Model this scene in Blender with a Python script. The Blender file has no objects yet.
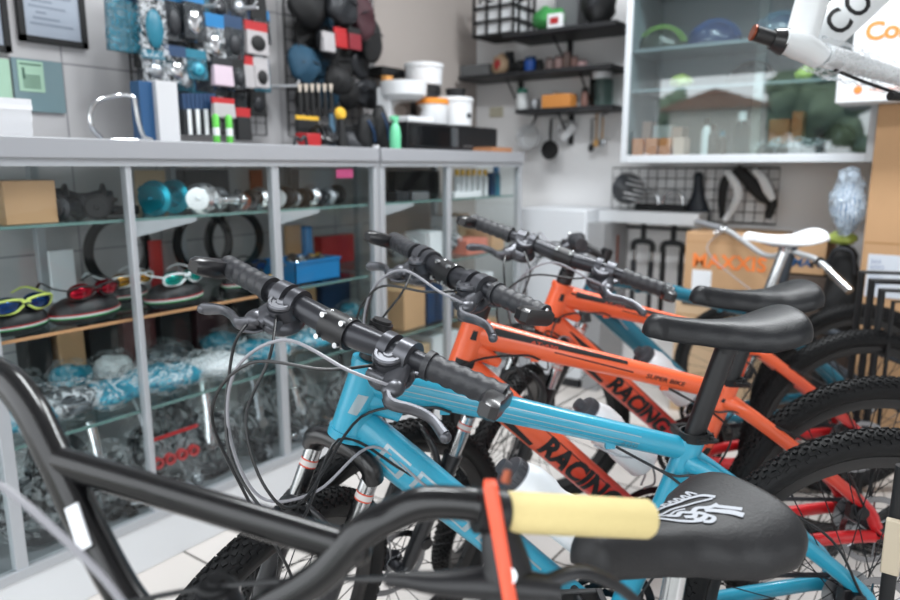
import bpy, bmesh, math, random
from mathutils import Matrix, Vector, noise
random.seed(7)
PI = math.pi
V = Vector
S = bpy.context.scene
COL = S.collection

# ------------------------------------------------------------------ camera, light, exposure
CAM_H = 1.135
FPX = 700.0
PITCH = math.atan(133 / 700)
YAW = math.radians(35.6)
cam_data = bpy.data.cameras.new('camera')
cam = bpy.data.objects.new('camera', cam_data)
COL.objects.link(cam)
cam.location = (0, 0, CAM_H)
cam.rotation_euler = (PI / 2 - PITCH, 0, YAW)
cam_data.sensor_width = 36
cam_data.lens = 36 * FPX / 900
cam_data.clip_start = 0.02
cam_data.dof.use_dof = True
cam_data.dof.focus_distance = 1.02
cam_data.dof.aperture_fstop = 3.2
S.camera = cam
S.cycles.transparent_max_bounces = 24
S.view_settings.view_transform = 'Standard'
S.view_settings.look = 'None'
S.view_settings.gamma = 1
S.view_settings.use_curve_mapping = False
S.view_settings.exposure = 0.42

world = bpy.data.worlds.new('overcast')
S.world = world
world.use_nodes = True
wn = world.node_tree.nodes
wl = world.node_tree.links
for n in list(wn):
    wn.remove(n)
wo = wn.new('ShaderNodeOutputWorld')
wb = wn.new('ShaderNodeBackground')
wt = wn.new('ShaderNodeTexCoord')
ws = wn.new('ShaderNodeSeparateXYZ')
wr = wn.new('ShaderNodeValToRGB')
wr.color_ramp.elements[0].position = 0.45
wr.color_ramp.elements[0].color = (0.30, 0.30, 0.29, 1)
wr.color_ramp.elements[1].position = 0.55
wr.color_ramp.elements[1].color = (0.93, 0.965, 1.0, 1)
wm = wn.new('ShaderNodeMapRange')
wm.inputs['From Min'].default_value = -1
wm.inputs['From Max'].default_value = 1
wl.new(wt.outputs['Generated'], ws.inputs[0])
wl.new(ws.outputs['Z'], wm.inputs['Value'])
wl.new(wm.outputs[0], wr.inputs[0])
wl.new(wr.outputs[0], wb.inputs[0])
wb.inputs[1].default_value = 2.6
wl.new(wb.outputs[0], wo.inputs[0])

def area(name, loc, rot, sx, sy, power, color=(1, 1, 1)):
    d = bpy.data.lights.new(name, 'AREA')
    d.shape = 'RECTANGLE'
    d.size = sx
    d.size_y = sy
    d.energy = power
    d.color = color
    o = bpy.data.objects.new(name, d)
    COL.objects.link(o)
    o.location = loc
    o.rotation_euler = rot
    return o
# daylight that comes in through the open shop front, and two unseen fill lamps added overhead
pt_ = area('shopfront_portal', (0.0, -0.32, 0.97), (PI / 2, 0, 0), 4.7, 1.95, 1)
pt_.data.cycles.is_portal = True
area('ceiling_fill_light', (-1.0, 1.3, 2.68), (0, 0, 0), 1.2, 0.25, 26, (0.95, 0.98, 1.0))
area('ceiling_fill_light', (-0.5, 2.5, 2.68), (0, 0, 0), 1.2, 0.25, 44, (0.95, 0.98, 1.0))  # added area lamp, no fixture, brightens the back wall

# ------------------------------------------------------------------ pixel to place helper
_F = V((-math.sin(YAW), math.cos(YAW), 0))
_R = V((math.cos(YAW), math.sin(YAW), 0))
_FW = _F * math.cos(PITCH) - V((0, 0, 1)) * math.sin(PITCH)
_UP = _F * math.sin(PITCH) + V((0, 0, 1)) * math.cos(PITCH)
def at(px, py, **k):
    d = _R * (px - 450) + _UP * (300 - py) + _FW * FPX
    if 'x' in k: s = k['x'] / d.x
    elif 'y' in k: s = k['y'] / d.y
    elif 'z' in k: s = (k['z'] - CAM_H) / d.z
    else: s = k['d'] / FPX
    return d * s + V((0, 0, CAM_H))

# ------------------------------------------------------------------ materials
def lin(h):
    h = h.lstrip('#')
    return tuple((lambda c: c / 12.92 if c <= 0.04045 else ((c + 0.055) / 1.055) ** 2.4)(int(h[i:i + 2], 16) / 255) for i in (0, 2, 4)) + (1,)
MATS = {}
def mat(name, color='#808080', rough=0.5, metal=0.0, var=0.0, scale=20, bump=0.0, coat=0.0, spec=0.5, emit=0.0):
    if name in MATS: return MATS[name]
    m = bpy.data.materials.new(name)
    m.use_nodes = True
    nt = m.node_tree
    b = nt.nodes['Principled BSDF']
    c = lin(color)
    b.inputs['Base Color'].default_value = c
    b.inputs['Roughness'].default_value = rough
    b.inputs['Metallic'].default_value = metal
    b.inputs['Specular IOR Level'].default_value = spec
    b.inputs['Coat Weight'].default_value = coat
    b.inputs['Coat Roughness'].default_value = 0.08
    if emit:
        b.inputs['Emission Color'].default_value = c
        b.inputs['Emission Strength'].default_value = emit
    if var or bump:
        tc = nt.nodes.new('ShaderNodeTexCoord')
        nz = nt.nodes.new('ShaderNodeTexNoise')
        nz.inputs['Scale'].default_value = scale
        nz.inputs['Detail'].default_value = 4
        nt.links.new(tc.outputs['Object'], nz.inputs['Vector'])
        if var:
            mx = nt.nodes.new('ShaderNodeMix')
            mx.data_type = 'RGBA'
            mx.inputs[6].default_value = tuple(x * (1 - var) for x in c[:3]) + (1,)
            mx.inputs[7].default_value = tuple(min(1, x * (1 + var)) for x in c[:3]) + (1,)
            nt.links.new(nz.outputs['Fac'], mx.inputs[0])
            nt.links.new(mx.outputs[2], b.inputs['Base Color'])
        if bump:
            bp = nt.nodes.new('ShaderNodeBump')
            bp.inputs['Strength'].default_value = bump
            bp.inputs['Distance'].default_value = 0.004
            nt.links.new(nz.outputs['Fac'], bp.inputs['Height'])
            nt.links.new(bp.outputs[0], b.inputs['Normal'])
    MATS[name] = m
    return m

def glass(name, tint='#fcfefe', refl=0.42, base=0.0):
    """thin clear sheet: mostly see-through, mirror-like at grazing angles"""
    if name in MATS: return MATS[name]
    m = bpy.data.materials.new(name)
    m.use_nodes = True
    nt = m.node_tree
    nt.nodes.clear()
    out = nt.nodes.new('ShaderNodeOutputMaterial')
    mx = nt.nodes.new('ShaderNodeMixShader')
    tr = nt.nodes.new('ShaderNodeBsdfTransparent')
    tr.inputs[0].default_value = lin(tint)
    gl = nt.nodes.new('ShaderNodeBsdfGlossy')
    gl.inputs['Roughness'].default_value = 0.01
    fr = nt.nodes.new('ShaderNodeFresnel')
    ge = nt.nodes.new('ShaderNodeNewGeometry')
    ir = nt.nodes.new('ShaderNodeMapRange')
    ir.inputs['To Min'].default_value = 1.5
    ir.inputs['To Max'].default_value = 1 / 1.5
    nt.links.new(ge.outputs['Backfacing'], ir.inputs['Value'])
    nt.links.new(ir.outputs[0], fr.inputs[0])
    ma = nt.nodes.new('ShaderNodeMath')
    ma.operation = 'MULTIPLY_ADD'
    ma.inputs[1].default_value = refl
    ma.inputs[2].default_value = base
    nt.links.new(fr.outputs[0], ma.inputs[0])
    nt.links.new(ma.outputs[0], mx.inputs[0])
    nt.links.new(tr.outputs[0], mx.inputs[1])
    nt.links.new(gl.outputs[0], mx.inputs[2])
    nt.links.new(mx.outputs[0], out.inputs[0])
    MATS[name] = m
    return m

def film(name, tint='#dfe6ea', opacity=0.35, rough=0.15):
    """crinkled clear plastic bag"""
    if name in MATS: return MATS[name]
    m = bpy.data.materials.new(name)
    m.use_nodes = True
    nt = m.node_tree
    b = nt.nodes['Principled BSDF']
    b.inputs['Base Color'].default_value = lin(tint)
    b.inputs['Roughness'].default_value = rough
    b.inputs['Coat Weight'].default_value = 0.6
    tc = nt.nodes.new('ShaderNodeTexCoord')
    nz = nt.nodes.new('ShaderNodeTexNoise')
    nz.inputs['Scale'].default_value = 34
    nz.inputs['Detail'].default_value = 5
    nz.inputs['Distortion'].default_value = 1.6
    rp = nt.nodes.new('ShaderNodeMapRange')
    rp.inputs['From Min'].default_value = 0.47
    rp.inputs['From Max'].default_value = 0.60
    rp.inputs['To Min'].default_value = max(0, opacity - 0.25)
    rp.inputs['To Max'].default_value = min(1, opacity + 0.3)
    bp = nt.nodes.new('ShaderNodeBump')
    bp.inputs['Strength'].default_value = 0.8
    bp.inputs['Distance'].default_value = 0.01
    nt.links.new(tc.outputs['Object'], nz.inputs['Vector'])
    nt.links.new(nz.outputs['Fac'], rp.inputs['Value'])
    nt.links.new(rp.outputs[0], b.inputs['Alpha'])
    nt.links.new(nz.outputs['Fac'], bp.inputs['Height'])
    nt.links.new(bp.outputs[0], b.inputs['Normal'])
    MATS[name] = m
    return m

def tiles(name, c1, c2, grout, sx, sy, axes='XY', rough=0.25, gap=0.006, off=(0, 0)):
    m = bpy.data.materials.new(name)
    m.use_nodes = True
    nt = m.node_tree
    b = nt.nodes['Principled BSDF']
    tc = nt.nodes.new('ShaderNodeTexCoord')
    sp = nt.nodes.new('ShaderNodeSeparateXYZ')
    cb = nt.nodes.new('ShaderNodeCombineXYZ')
    mp = nt.nodes.new('ShaderNodeMapping')
    mp.inputs['Location'].default_value = (off[0], off[1], 0)
    br = nt.nodes.new('ShaderNodeTexBrick')
    br.offset = 0
    br.inputs['Scale'].default_value = 1
    br.inputs['Brick Width'].default_value = sx
    br.inputs['Row Height'].default_value = sy
    br.inputs['Mortar Size'].default_value = gap / 2
    br.inputs['Mortar Smooth'].default_value = 0.1
    br.inputs['Color1'].default_value = lin(c1)
    br.inputs['Color2'].default_value = lin(c2)
    br.inputs['Mortar'].default_value = lin(grout)
    nt.links.new(tc.outputs['Object'], sp.inputs[0])
    nt.links.new(sp.outputs[axes[0]], cb.inputs[0])
    nt.links.new(sp.outputs[axes[1]], cb.inputs[1])
    nt.links.new(cb.outputs[0], mp.inputs[0])
    nt.links.new(mp.outputs[0], br.inputs['Vector'])
    nt.links.new(br.outputs['Color'], b.inputs['Base Color'])
    b.inputs['Roughness'].default_value = rough
    bp = nt.nodes.new('ShaderNodeBump')
    bp.invert = True
    bp.inputs['Distance'].default_value = 0.003
    bp.inputs['Strength'].default_value = 0.5
    nt.links.new(br.outputs['Fac'], bp.inputs['Height'])
    nt.links.new(bp.outputs[0], b.inputs['Normal'])
    return m

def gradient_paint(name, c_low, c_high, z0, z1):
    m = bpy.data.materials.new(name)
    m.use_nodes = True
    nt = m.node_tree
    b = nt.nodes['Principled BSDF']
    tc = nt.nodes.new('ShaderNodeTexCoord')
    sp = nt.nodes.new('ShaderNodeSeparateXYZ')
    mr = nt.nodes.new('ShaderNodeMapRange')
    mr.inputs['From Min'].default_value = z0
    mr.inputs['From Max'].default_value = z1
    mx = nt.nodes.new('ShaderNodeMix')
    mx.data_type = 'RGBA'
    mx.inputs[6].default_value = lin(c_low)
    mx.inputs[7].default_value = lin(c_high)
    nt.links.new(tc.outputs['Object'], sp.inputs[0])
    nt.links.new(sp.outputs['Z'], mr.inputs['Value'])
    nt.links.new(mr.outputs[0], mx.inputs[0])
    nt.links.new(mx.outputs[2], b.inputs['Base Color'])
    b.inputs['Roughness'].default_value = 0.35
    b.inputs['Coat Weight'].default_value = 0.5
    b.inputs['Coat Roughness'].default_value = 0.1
    return m

# ------------------------------------------------------------------ mesh builder
def rotm(rx=0, ry=0, rz=0):
    return Matrix.Rotation(rz, 4, 'Z') @ Matrix.Rotation(ry, 4, 'Y') @ Matrix.Rotation(rx, 4, 'X')
def tr(x, y=None, z=None):
    return Matrix.Translation(V(x) if y is None else V((x, y, z)))
def frame_from(d, upv=V((0, 0, 1))):
    d = d.normalized()
    if abs(d.dot(upv)) > 0.98: upv = V((1, 0, 0))
    a = upv.cross(d).normalized()
    return a, d.cross(a).normalized()
def smooth_path(pts, n=6):
    pts = [V(p) for p in pts]
    if len(pts) < 3: return pts
    P = [pts[0] * 2 - pts[1]] + pts + [pts[-1] * 2 - pts[-2]]
    out = []
    for i in range(1, len(P) - 2):
        a, b, c, d = P[i - 1:i + 3]
        for k in range(n):
            t = k / n
            out.append(0.5 * ((2 * b) + (c - a) * t + (2 * a - 5 * b + 4 * c - d) * t * t + (3 * b - a - 3 * c + d) * t ** 3))
    out.append(pts[-1])
    return out

class MB:
    def __init__(s, M=None):
        s.v = []; s.f = []; s.M = M or Matrix.Identity(4)
    def add(s, vs, fs, M=None):
        k = len(s.v)
        T = s.M @ M if M is not None else s.M
        s.v += [T @ V(p) for p in vs]
        s.f += [tuple(i + k for i in f) for f in fs]
        return s
    def box(s, c, d, M=None, taper=1.0):
        x, y, z = d[0] / 2, d[1] / 2, d[2] / 2
        cx, cy, cz = c
        vs = []
        for dz, t in ((-z, 1), (z, taper)):
            for dx, dy in ((-x, -y), (x, -y), (x, y), (-x, y)):
                vs.append((cx + dx * t, cy + dy * t, cz + dz))
        return s.add(vs, [(3, 2, 1, 0), (4, 5, 6, 7), (0, 1, 5, 4), (1, 2, 6, 5), (2, 3, 7, 6), (3, 0, 4, 7)], M)
    def box2(s, a, b, M=None):
        return s.box([(a[i] + b[i]) / 2 for i in range(3)], [abs(a[i] - b[i]) for i in range(3)], M)
    def tube(s, pts, r, n=12, smooth=0, closed=False, cap=True, flat=1.0, upv=V((0, 0, 1)), M=None):
        pts = smooth_path(pts, smooth) if smooth else [V(p) for p in pts]
        m = len(pts)
        if not isinstance(r, (list, tuple)): rr = [r] * m
        else:
            rr = []
            for i in range(m):
                t = i / (m - 1) * (len(r) - 1)
                j = min(int(t), len(r) - 2)
                rr.append(r[j] + (r[j + 1] - r[j]) * (t - j))
        vs = []; fs = []
        a = None
        for i, p in enumerate(pts):
            if closed: d = pts[(i + 1) % m] - pts[i - 1]
            else: d = pts[min(i + 1, m - 1)] - pts[max(i - 1, 0)]
            if d.length < 1e-9: d = V((0, 0, 1))
            d.normalize()
            if a is None: a, b = frame_from(d, upv)
            else:
                a = (a - d * a.dot(d))
                if a.length < 1e-6: a, b = frame_from(d, upv)
                a.normalize()
                b = d.cross(a)
            for k in range(n):
                w = 2 * PI * k / n
                vs.append(p + a * math.cos(w) * rr[i] + b * math.sin(w) * rr[i] * flat)
        R = m if closed else m - 1
        for i in range(R):
            for k in range(n):
                j = (i + 1) % m
                fs.append((i * n + k, i * n + (k + 1) % n, j * n + (k + 1) % n, j * n + k))
        if cap and not closed:
            fs.append(tuple(range(n - 1, -1, -1)))
            fs.append(tuple((m - 1) * n + k for k in range(n)))
        return s.add(vs, fs, M)
    def cyl(s, a, b, r, n=20, r2=None, M=None):
        return s.tube([a, b], [r, r if r2 is None else r2], n, M=M)
    def lathe(s, prof, n=28, M=None, close=False):
        """profile of (radius, height) turned about local Z"""
        vs = []; fs = []
        m = len(prof)
        for r, z in prof:
            for k in range(n):
                w = 2 * PI * k / n
                vs.append((r * math.cos(w), r * math.sin(w), z))
        for i in range(m - (0 if close else 1)):
            j = (i + 1) % m
            for k in range(n):
                fs.append((i * n + k, i * n + (k + 1) % n, j * n + (k + 1) % n, j * n + k))
        if not close:
            if prof[0][0] > 1e-5: fs.append(tuple(range(n - 1, -1, -1)))
            if prof[-1][0] > 1e-5: fs.append(tuple((m - 1) * n + k for k in range(n)))
        return s.add(vs, fs, M)
    def ball(s, c, r, M=None, n=16, m=10):
        rx, ry, rz = (r, r, r) if not isinstance(r, (tuple, list)) else r
        vs = [(c[0], c[1], c[2] + rz)]
        for i in range(1, m):
            a = PI * i / m
            for k in range(n):
                w = 2 * PI * k / n
                vs.append((c[0] + rx * math.sin(a) * math.cos(w), c[1] + ry * math.sin(a) * math.sin(w), c[2] + rz * math.cos(a)))
        vs.append((c[0], c[1], c[2] - rz))
        fs = [(0, 1 + k, 1 + (k + 1) % n) for k in range(n)]
        for i in range(m - 2):
            for k in range(n):
                a = 1 + i * n
                fs.append((a + k, a + n + k, a + n + (k + 1) % n, a + (k + 1) % n))
        e = len(vs) - 1
        a = 1 + (m - 2) * n
        fs += [(e, a + (k + 1) % n, a + k) for k in range(n)]
        return s.add(vs, fs, M)
    def prism(s, poly, h, M=None):
        """polygon (x,y) extruded by h in z"""
        n = len(poly)
        vs = [(x, y, 0) for x, y in poly] + [(x, y, h) for x, y in poly]
        fs = [tuple(range(n - 1, -1, -1)), tuple(range(n, 2 * n))]
        fs += [(i, (i + 1) % n, n + (i + 1) % n, n + i) for i in range(n)]
        return s.add(vs, fs, M)
    def loft(s, secs, M=None, cap=True):
        n = len(secs[0]); vs = [p for q in secs for p in q]; fs = []
        for i in range(len(secs) - 1):
            for k in range(n):
                fs.append((i * n + k, i * n + (k + 1) % n, (i + 1) * n + (k + 1) % n, (i + 1) * n + k))
        if cap:
            fs.append(tuple(range(n - 1, -1, -1)))
            fs.append(tuple((len(secs) - 1) * n + k for k in range(n)))
        return s.add(vs, fs, M)
    def build(s, name, m, parent=None, ang=35, bevel=0.0, tag=None, crumple=0.0, cs=12):
        me = bpy.data.meshes.new(name)
        vs = s.v
        if crumple:
            vs = [p + noise.noise_vector(p * cs) * crumple for p in vs]
        me.from_pydata([tuple(p) for p in vs], [], s.f)
        me.materials.append(m)
        me.shade_smooth()
        me.set_sharp_from_angle(angle=math.radians(ang))
        o = bpy.data.objects.new(name, me)
        COL.objects.link(o)
        if parent: o.parent = parent
        if bevel:
            b = o.modifiers.new('bevel', 'BEVEL')
            b.width = bevel; b.segments = 2; b.limit_method = 'ANGLE'
        if tag: settag(o, *tag)
        return o

def settag(o, label=None, cat=None, group=None, kind=None):
    if label: o['label'] = label
    if cat: o['category'] = cat
    if group: o['group'] = group
    if kind: o['kind'] = kind
    return o
def thing(name, label, cat, loc=(0, 0, 0), rot=(0, 0, 0), group=None):
    o = bpy.data.objects.new(name, None)
    COL.objects.link(o)
    o.empty_display_size = 0.05
    o.location = loc; o.rotation_euler = rot
    return settag(o, label, cat, group)
def empty(name, parent, M=None):
    o = bpy.data.objects.new(name, None)
    COL.objects.link(o)
    o.parent = parent
    if M is not None: o.matrix_basis = M
    return o
def link_mesh(name, me, parent, M=None):
    o = bpy.data.objects.new(name, me)
    COL.objects.link(o)
    o.parent = parent
    if M is not None: o.matrix_basis = M
    return o
def struct(name, mb, m, **k):
    o = mb.build(name, m, **k)
    o['kind'] = 'structure'
    return o
def copy_tree(o, parent=None):
    c = o.copy(); COL.objects.link(c)
    if parent: c.parent = parent
    for ch in list(o.children): copy_tree(ch, c)
    return c

_TXT = {}
def text2d(s, size, bold=0.0, shear=0.0, spacing=1.0):
    key = (s, size, bold, shear, spacing)
    if key in _TXT: return _TXT[key]
    cu = bpy.data.curves.new('t', 'FONT')
    cu.body = s; cu.size = size; cu.offset = bold * size; cu.shear = shear
    cu.space_character = spacing; cu.resolution_u = 3
    ob = bpy.data.objects.new('t', cu)
    COL.objects.link(ob)
    bpy.context.view_layer.update()
    dg = bpy.context.evaluated_depsgraph_get()
    me = bpy.data.meshes.new_from_object(ob.evaluated_get(dg))
    bm = bmesh.new(); bm.from_mesh(me)
    ys = [v.co.y for v in bm.verts]
    step = max(size * .09, .0015); y = min(ys) + step
    while y < max(ys):
        bmesh.ops.bisect_plane(bm, geom=bm.verts[:] + bm.edges[:] + bm.faces[:], plane_co=(0, y, 0), plane_no=(0, 1, 0))
        y += step
    bm.to_mesh(me); bm.free()
    vs = [tuple(v.co[:2]) for v in me.vertices]
    fs = [tuple(p.vertices) for p in me.polygons]
    COL.objects.unlink(ob)
    bpy.data.objects.remove(ob); bpy.data.curves.remove(cu); bpy.data.meshes.remove(me)
    _TXT[key] = (vs, fs)
    return vs, fs
def flat_text(mb, s, size, M, bold=0.0, shear=0.0, spacing=1.0, center=True):
    vs, fs = text2d(s, size, bold, shear, spacing)
    x0 = min(v[0] for v in vs); x1 = max(v[0] for v in vs)
    y0 = min(v[1] for v in vs); y1 = max(v[1] for v in vs)
    cx, cy = ((x0 + x1) / 2, (y0 + y1) / 2) if center else (x0, y0)
    mb.add([(x - cx, y - cy, 0) for x, y in vs], fs, M)
    return x1 - x0

class Spar:
    """straight tube with an oval section that changes along it; also carries stickers on its skin"""
    def __init__(s, A, B, ru, rn, side=V((0, 1, 0))):
        s.A = V(A); s.B = V(B); s.d = (s.B - s.A); s.L = s.d.length; s.d.normalize()
        s.n = side; s.u = s.n.cross(s.d).normalized()
        if s.u.z < 0: s.u = -s.u
        s.ru = ru; s.rn = rn
    def r(s, lst, t):
        if not isinstance(lst, (list, tuple)): return lst
        t = min(max(t, 0), 1) * (len(lst) - 1); j = min(int(t), len(lst) - 2)
        return lst[j] + (lst[j + 1] - lst[j]) * (t - j)
    def mesh(s, mb, n=24, k=10):
        secs = []
        for i in range(k + 1):
            t = i / k
            c = s.A + s.d * s.L * t
            ru, rn = s.r(s.ru, t), s.r(s.rn, t)
            secs.append([c + s.u * ru * math.sin(2 * PI * j / n) + s.n * rn * math.cos(2 * PI * j / n) for j in range(n)])
        mb.loft(secs)
    def skin(s, x, y, lift=0.0007):
        """x metres along, y metres up the left skin"""
        t = x / s.L
        ru, rn = s.r(s.ru, t) + lift, s.r(s.rn, t) + lift
        th = max(-PI / 2, min(PI / 2, y / max(ru, rn)))
        return s.A + s.d * x + s.u * ru * math.sin(th) + s.n * rn * math.cos(th)
    def text(s, mb, txt, size, x, y=0, bold=0.0, shear=0.0, spacing=1.0, w=None):
        vs, fs = text2d(txt, size, bold, shear, spacing)
        x0 = min(v[0] for v in vs); x1 = max(v[0] for v in vs)
        y0 = min(v[1] for v in vs); y1 = max(v[1] for v in vs)
        k = 1 if w is None else w / (x1 - x0)
        mb.add([s.skin(x + (a - x0) * k, y + b - (y0 + y1) / 2) for a, b in vs], fs)
    def patch(s, mb, x0, x1, top, bot, n=10, m=5, lift=0.0004):
        """band between two edges; top and bot are (y at x0, y at x1)"""
        vs = []; fs = []
        for i in range(n + 1):
            t = i / n
            yt = top[0] + (top[1] - top[0]) * t; yb = bot[0] + (bot[1] - bot[0]) * t
            for j in range(m + 1):
                vs.append(s.skin(x0 + (x1 - x0) * t, yb + (yt - yb) * j / m, lift))
        for i in range(n):
            for j in range(m):
                a = i * (m + 1) + j
                fs.append((a, a + m + 1, a + m + 2, a + 1))
        mb.add(vs, fs)

# ------------------------------------------------------------------ palette
black = mat('black_metal', '#141416', 0.3, 0.0, coat=0.3)
satin = mat('satin_black', '#131316', 0.42)
plastic = mat('black_plastic', '#17181a', 0.45, var=0.15)
rubber = mat('tire_rubber', '#0a0b0d', 0.6, var=0.2, scale=60, spec=.3)
gripm = mat('grip_rubber', '#2e2f33', 0.45, bump=0.2, scale=200)
levm = mat('lever_grey', '#5a5b60', 0.3, 0.6)
levd = mat('lever_dark', '#303136', 0.35, 0.4)
steel = mat('bright_steel', '#c8cacc', 0.18, 1.0)
alu = mat('brushed_aluminium', '#a8adb2', 0.35, 0.9)
white = mat('white_gloss', '#e6e8ea', 0.35)
vinyl = mat('saddle_vinyl', '#17181b', 0.40, bump=0.15, scale=300, spec=.4)
vinyl2 = mat('saddle_vinyl_soft', '#1b1b1d', 0.5, bump=0.15, scale=300, spec=.4)
barm = mat('bar_grey_black', '#303136', 0.3, 0.4)
cablem = mat('cable_housing', '#1d1e20', 0.35)
cableg = mat('cable_housing_grey', '#8e8e94', 0.3)
bottlem = mat('bottle_plastic', '#e9edf0', 0.4)
capm = mat('bottle_cap', '#3f4146', 0.5)
kraft = mat('kraft_cardboard', '#b9946f', 0.85, var=0.08, scale=8)
kraft2 = mat('kraft_cardboard_light', '#c9ad8d', 0.85, var=0.08, scale=8)
orange = mat('orange_print', '#f0813c', 0.7)
ink = mat('black_ink', '#121214', 0.5)
paper = mat('white_paper', '#e3e6ea', 0.8)
blackm = mat('matte_black', '#121315', 0.7)
clear = glass('clear_glass')
film1 = film('clear_plastic_bag', '#dde2e6', 0.24)
film2 = film('thin_plastic_bag', '#d8dfe2', -0.06)

# ------------------------------------------------------------------ room
XW = -2.37     # left wall
YW = 3.57      # back wall
XR = 2.4
YF = -0.3
ZC = 2.75
floor_m = tiles('floor_tile', '#cfcac6', '#c8c2bd', '#4c4843', 0.6, 0.6, 'XY', 0.18, 0.008, (0.25, 0.1))
struct('floor', MB().box2((XW - 0.1, YF, -0.1), (XR + 0.1, YW + 0.1, 0)), floor_m)
tile_w = tiles('wall_tile', '#bcbbbc', '#b6b5b7', '#7f7e82', 0.30, 0.30, 'YZ', 0.22, 0.005, (0.02, 0.04))
struct('wall_left', MB().box2((XW - 0.1, YF, 0), (XW, YW, ZC)), tile_w)
wallp = mat('wall_paint', '#e8e8e9', 0.8, var=0.03, scale=3)
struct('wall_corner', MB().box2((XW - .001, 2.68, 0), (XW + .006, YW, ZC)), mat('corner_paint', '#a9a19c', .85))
struct('wall_back', MB().box2((XW - 0.1, YW, 0), (XR + 0.1, YW + 0.1, ZC)), wallp)
struct('wall_right', MB().box2((XR, YF, 0), (XR + 0.1, YW, ZC)), wallp)
struct('wall_front', MB().box2((XW - 0.1, YF - .1, 1.95), (XR + 0.1, YF, ZC)), wallp)
struct('ceiling', MB().box2((XW - 0.1, YF, ZC), (XR + 0.1, YW + 0.1, ZC + 0.1)), mat('ceiling_paint', '#d8dadc', 0.9))

# outside the open shop front: forecourt, a low house and trees across the road (they show in the cabinet glass)
struct('ground', MB().box2((-14, -22, -0.12), (14, YF - .001, -0.02)), mat('road_grey', '#8b8a86', 0.9, var=.1, scale=2))
def tree(x, y, h, r, label, seed):
    t = thing('tree', label, 'tree', (x, y, -.02), group='trees across the road')
    MB().tube([(0, 0, 0), (.1, 0, h * .3), (0, .1, h * .6)], [.16, .12, .08], 10).build('trunk', mat('bark', '#54463a', .9), t)
    rnd = random.Random(seed); b = MB()
    for i in range(26):
        a = rnd.random() * 6.28; q = rnd.random() ** .5 * r; z = h * .62 + rnd.uniform(-.35, .42) * h * .7
        b.ball((q * math.cos(a), q * math.sin(a), z), rnd.uniform(.3, .55) * r * .8, n=10, m=7)
    b.v = [p + noise.noise_vector(p * 2.5) * .22 for p in b.v]
    b.build('foliage', mat('foliage_green', '#77896f', .8, var=.5, scale=6), t, ang=180)
tree(-8.8, -17.5, 3.6, 1.2, 'broad green tree across the road beside the tiled house', 1)
tree(-2.9, -13, 4.2, 1.0, 'taller green tree across the road seen in the cabinet glass', 2)
tree(.1, -13.5, 4.8, 1.2, 'dense green tree behind the taller one across the road', 3)
hs = thing('house', 'low pale house with a brown roof across the road', 'house', (-5.2, -14.0, -.02))
MB().box2((-1.2, -1.5, 0), (1.2, 1.5, 2.6)).build('house_wall', mat('house_wall_cream', '#e0dcd4', .9), hs)
MB().prism([(-1.5, 2.6), (1.5, 2.6), (0, 3.1)], 3.6, Matrix(((1, 0, 0, 0), (0, 0, 1, -1.8), (0, 1, 0, 0), (0, 0, 0, 1)))).build('house_roof', mat('roof_brown', '#94705e', .8), hs)
# ------------------------------------------------------------------ bicycles
AX = V((-0.30, 0, 0.954)).normalized()
FP = V((0.954, 0, 0.30)).normalized()
HT = V((0.885, 0, 0.826)); HB = V((0.925, 0, 0.698))
ST = V((0.337, 0, 0.678)); BBP = V((0.462, 0, 0.305)); RAX = V((0, 0, 0.342)); FAX = V((1.093, 0, 0.315)); R_FRONT = .3155
R_OUT = 0.342

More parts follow.
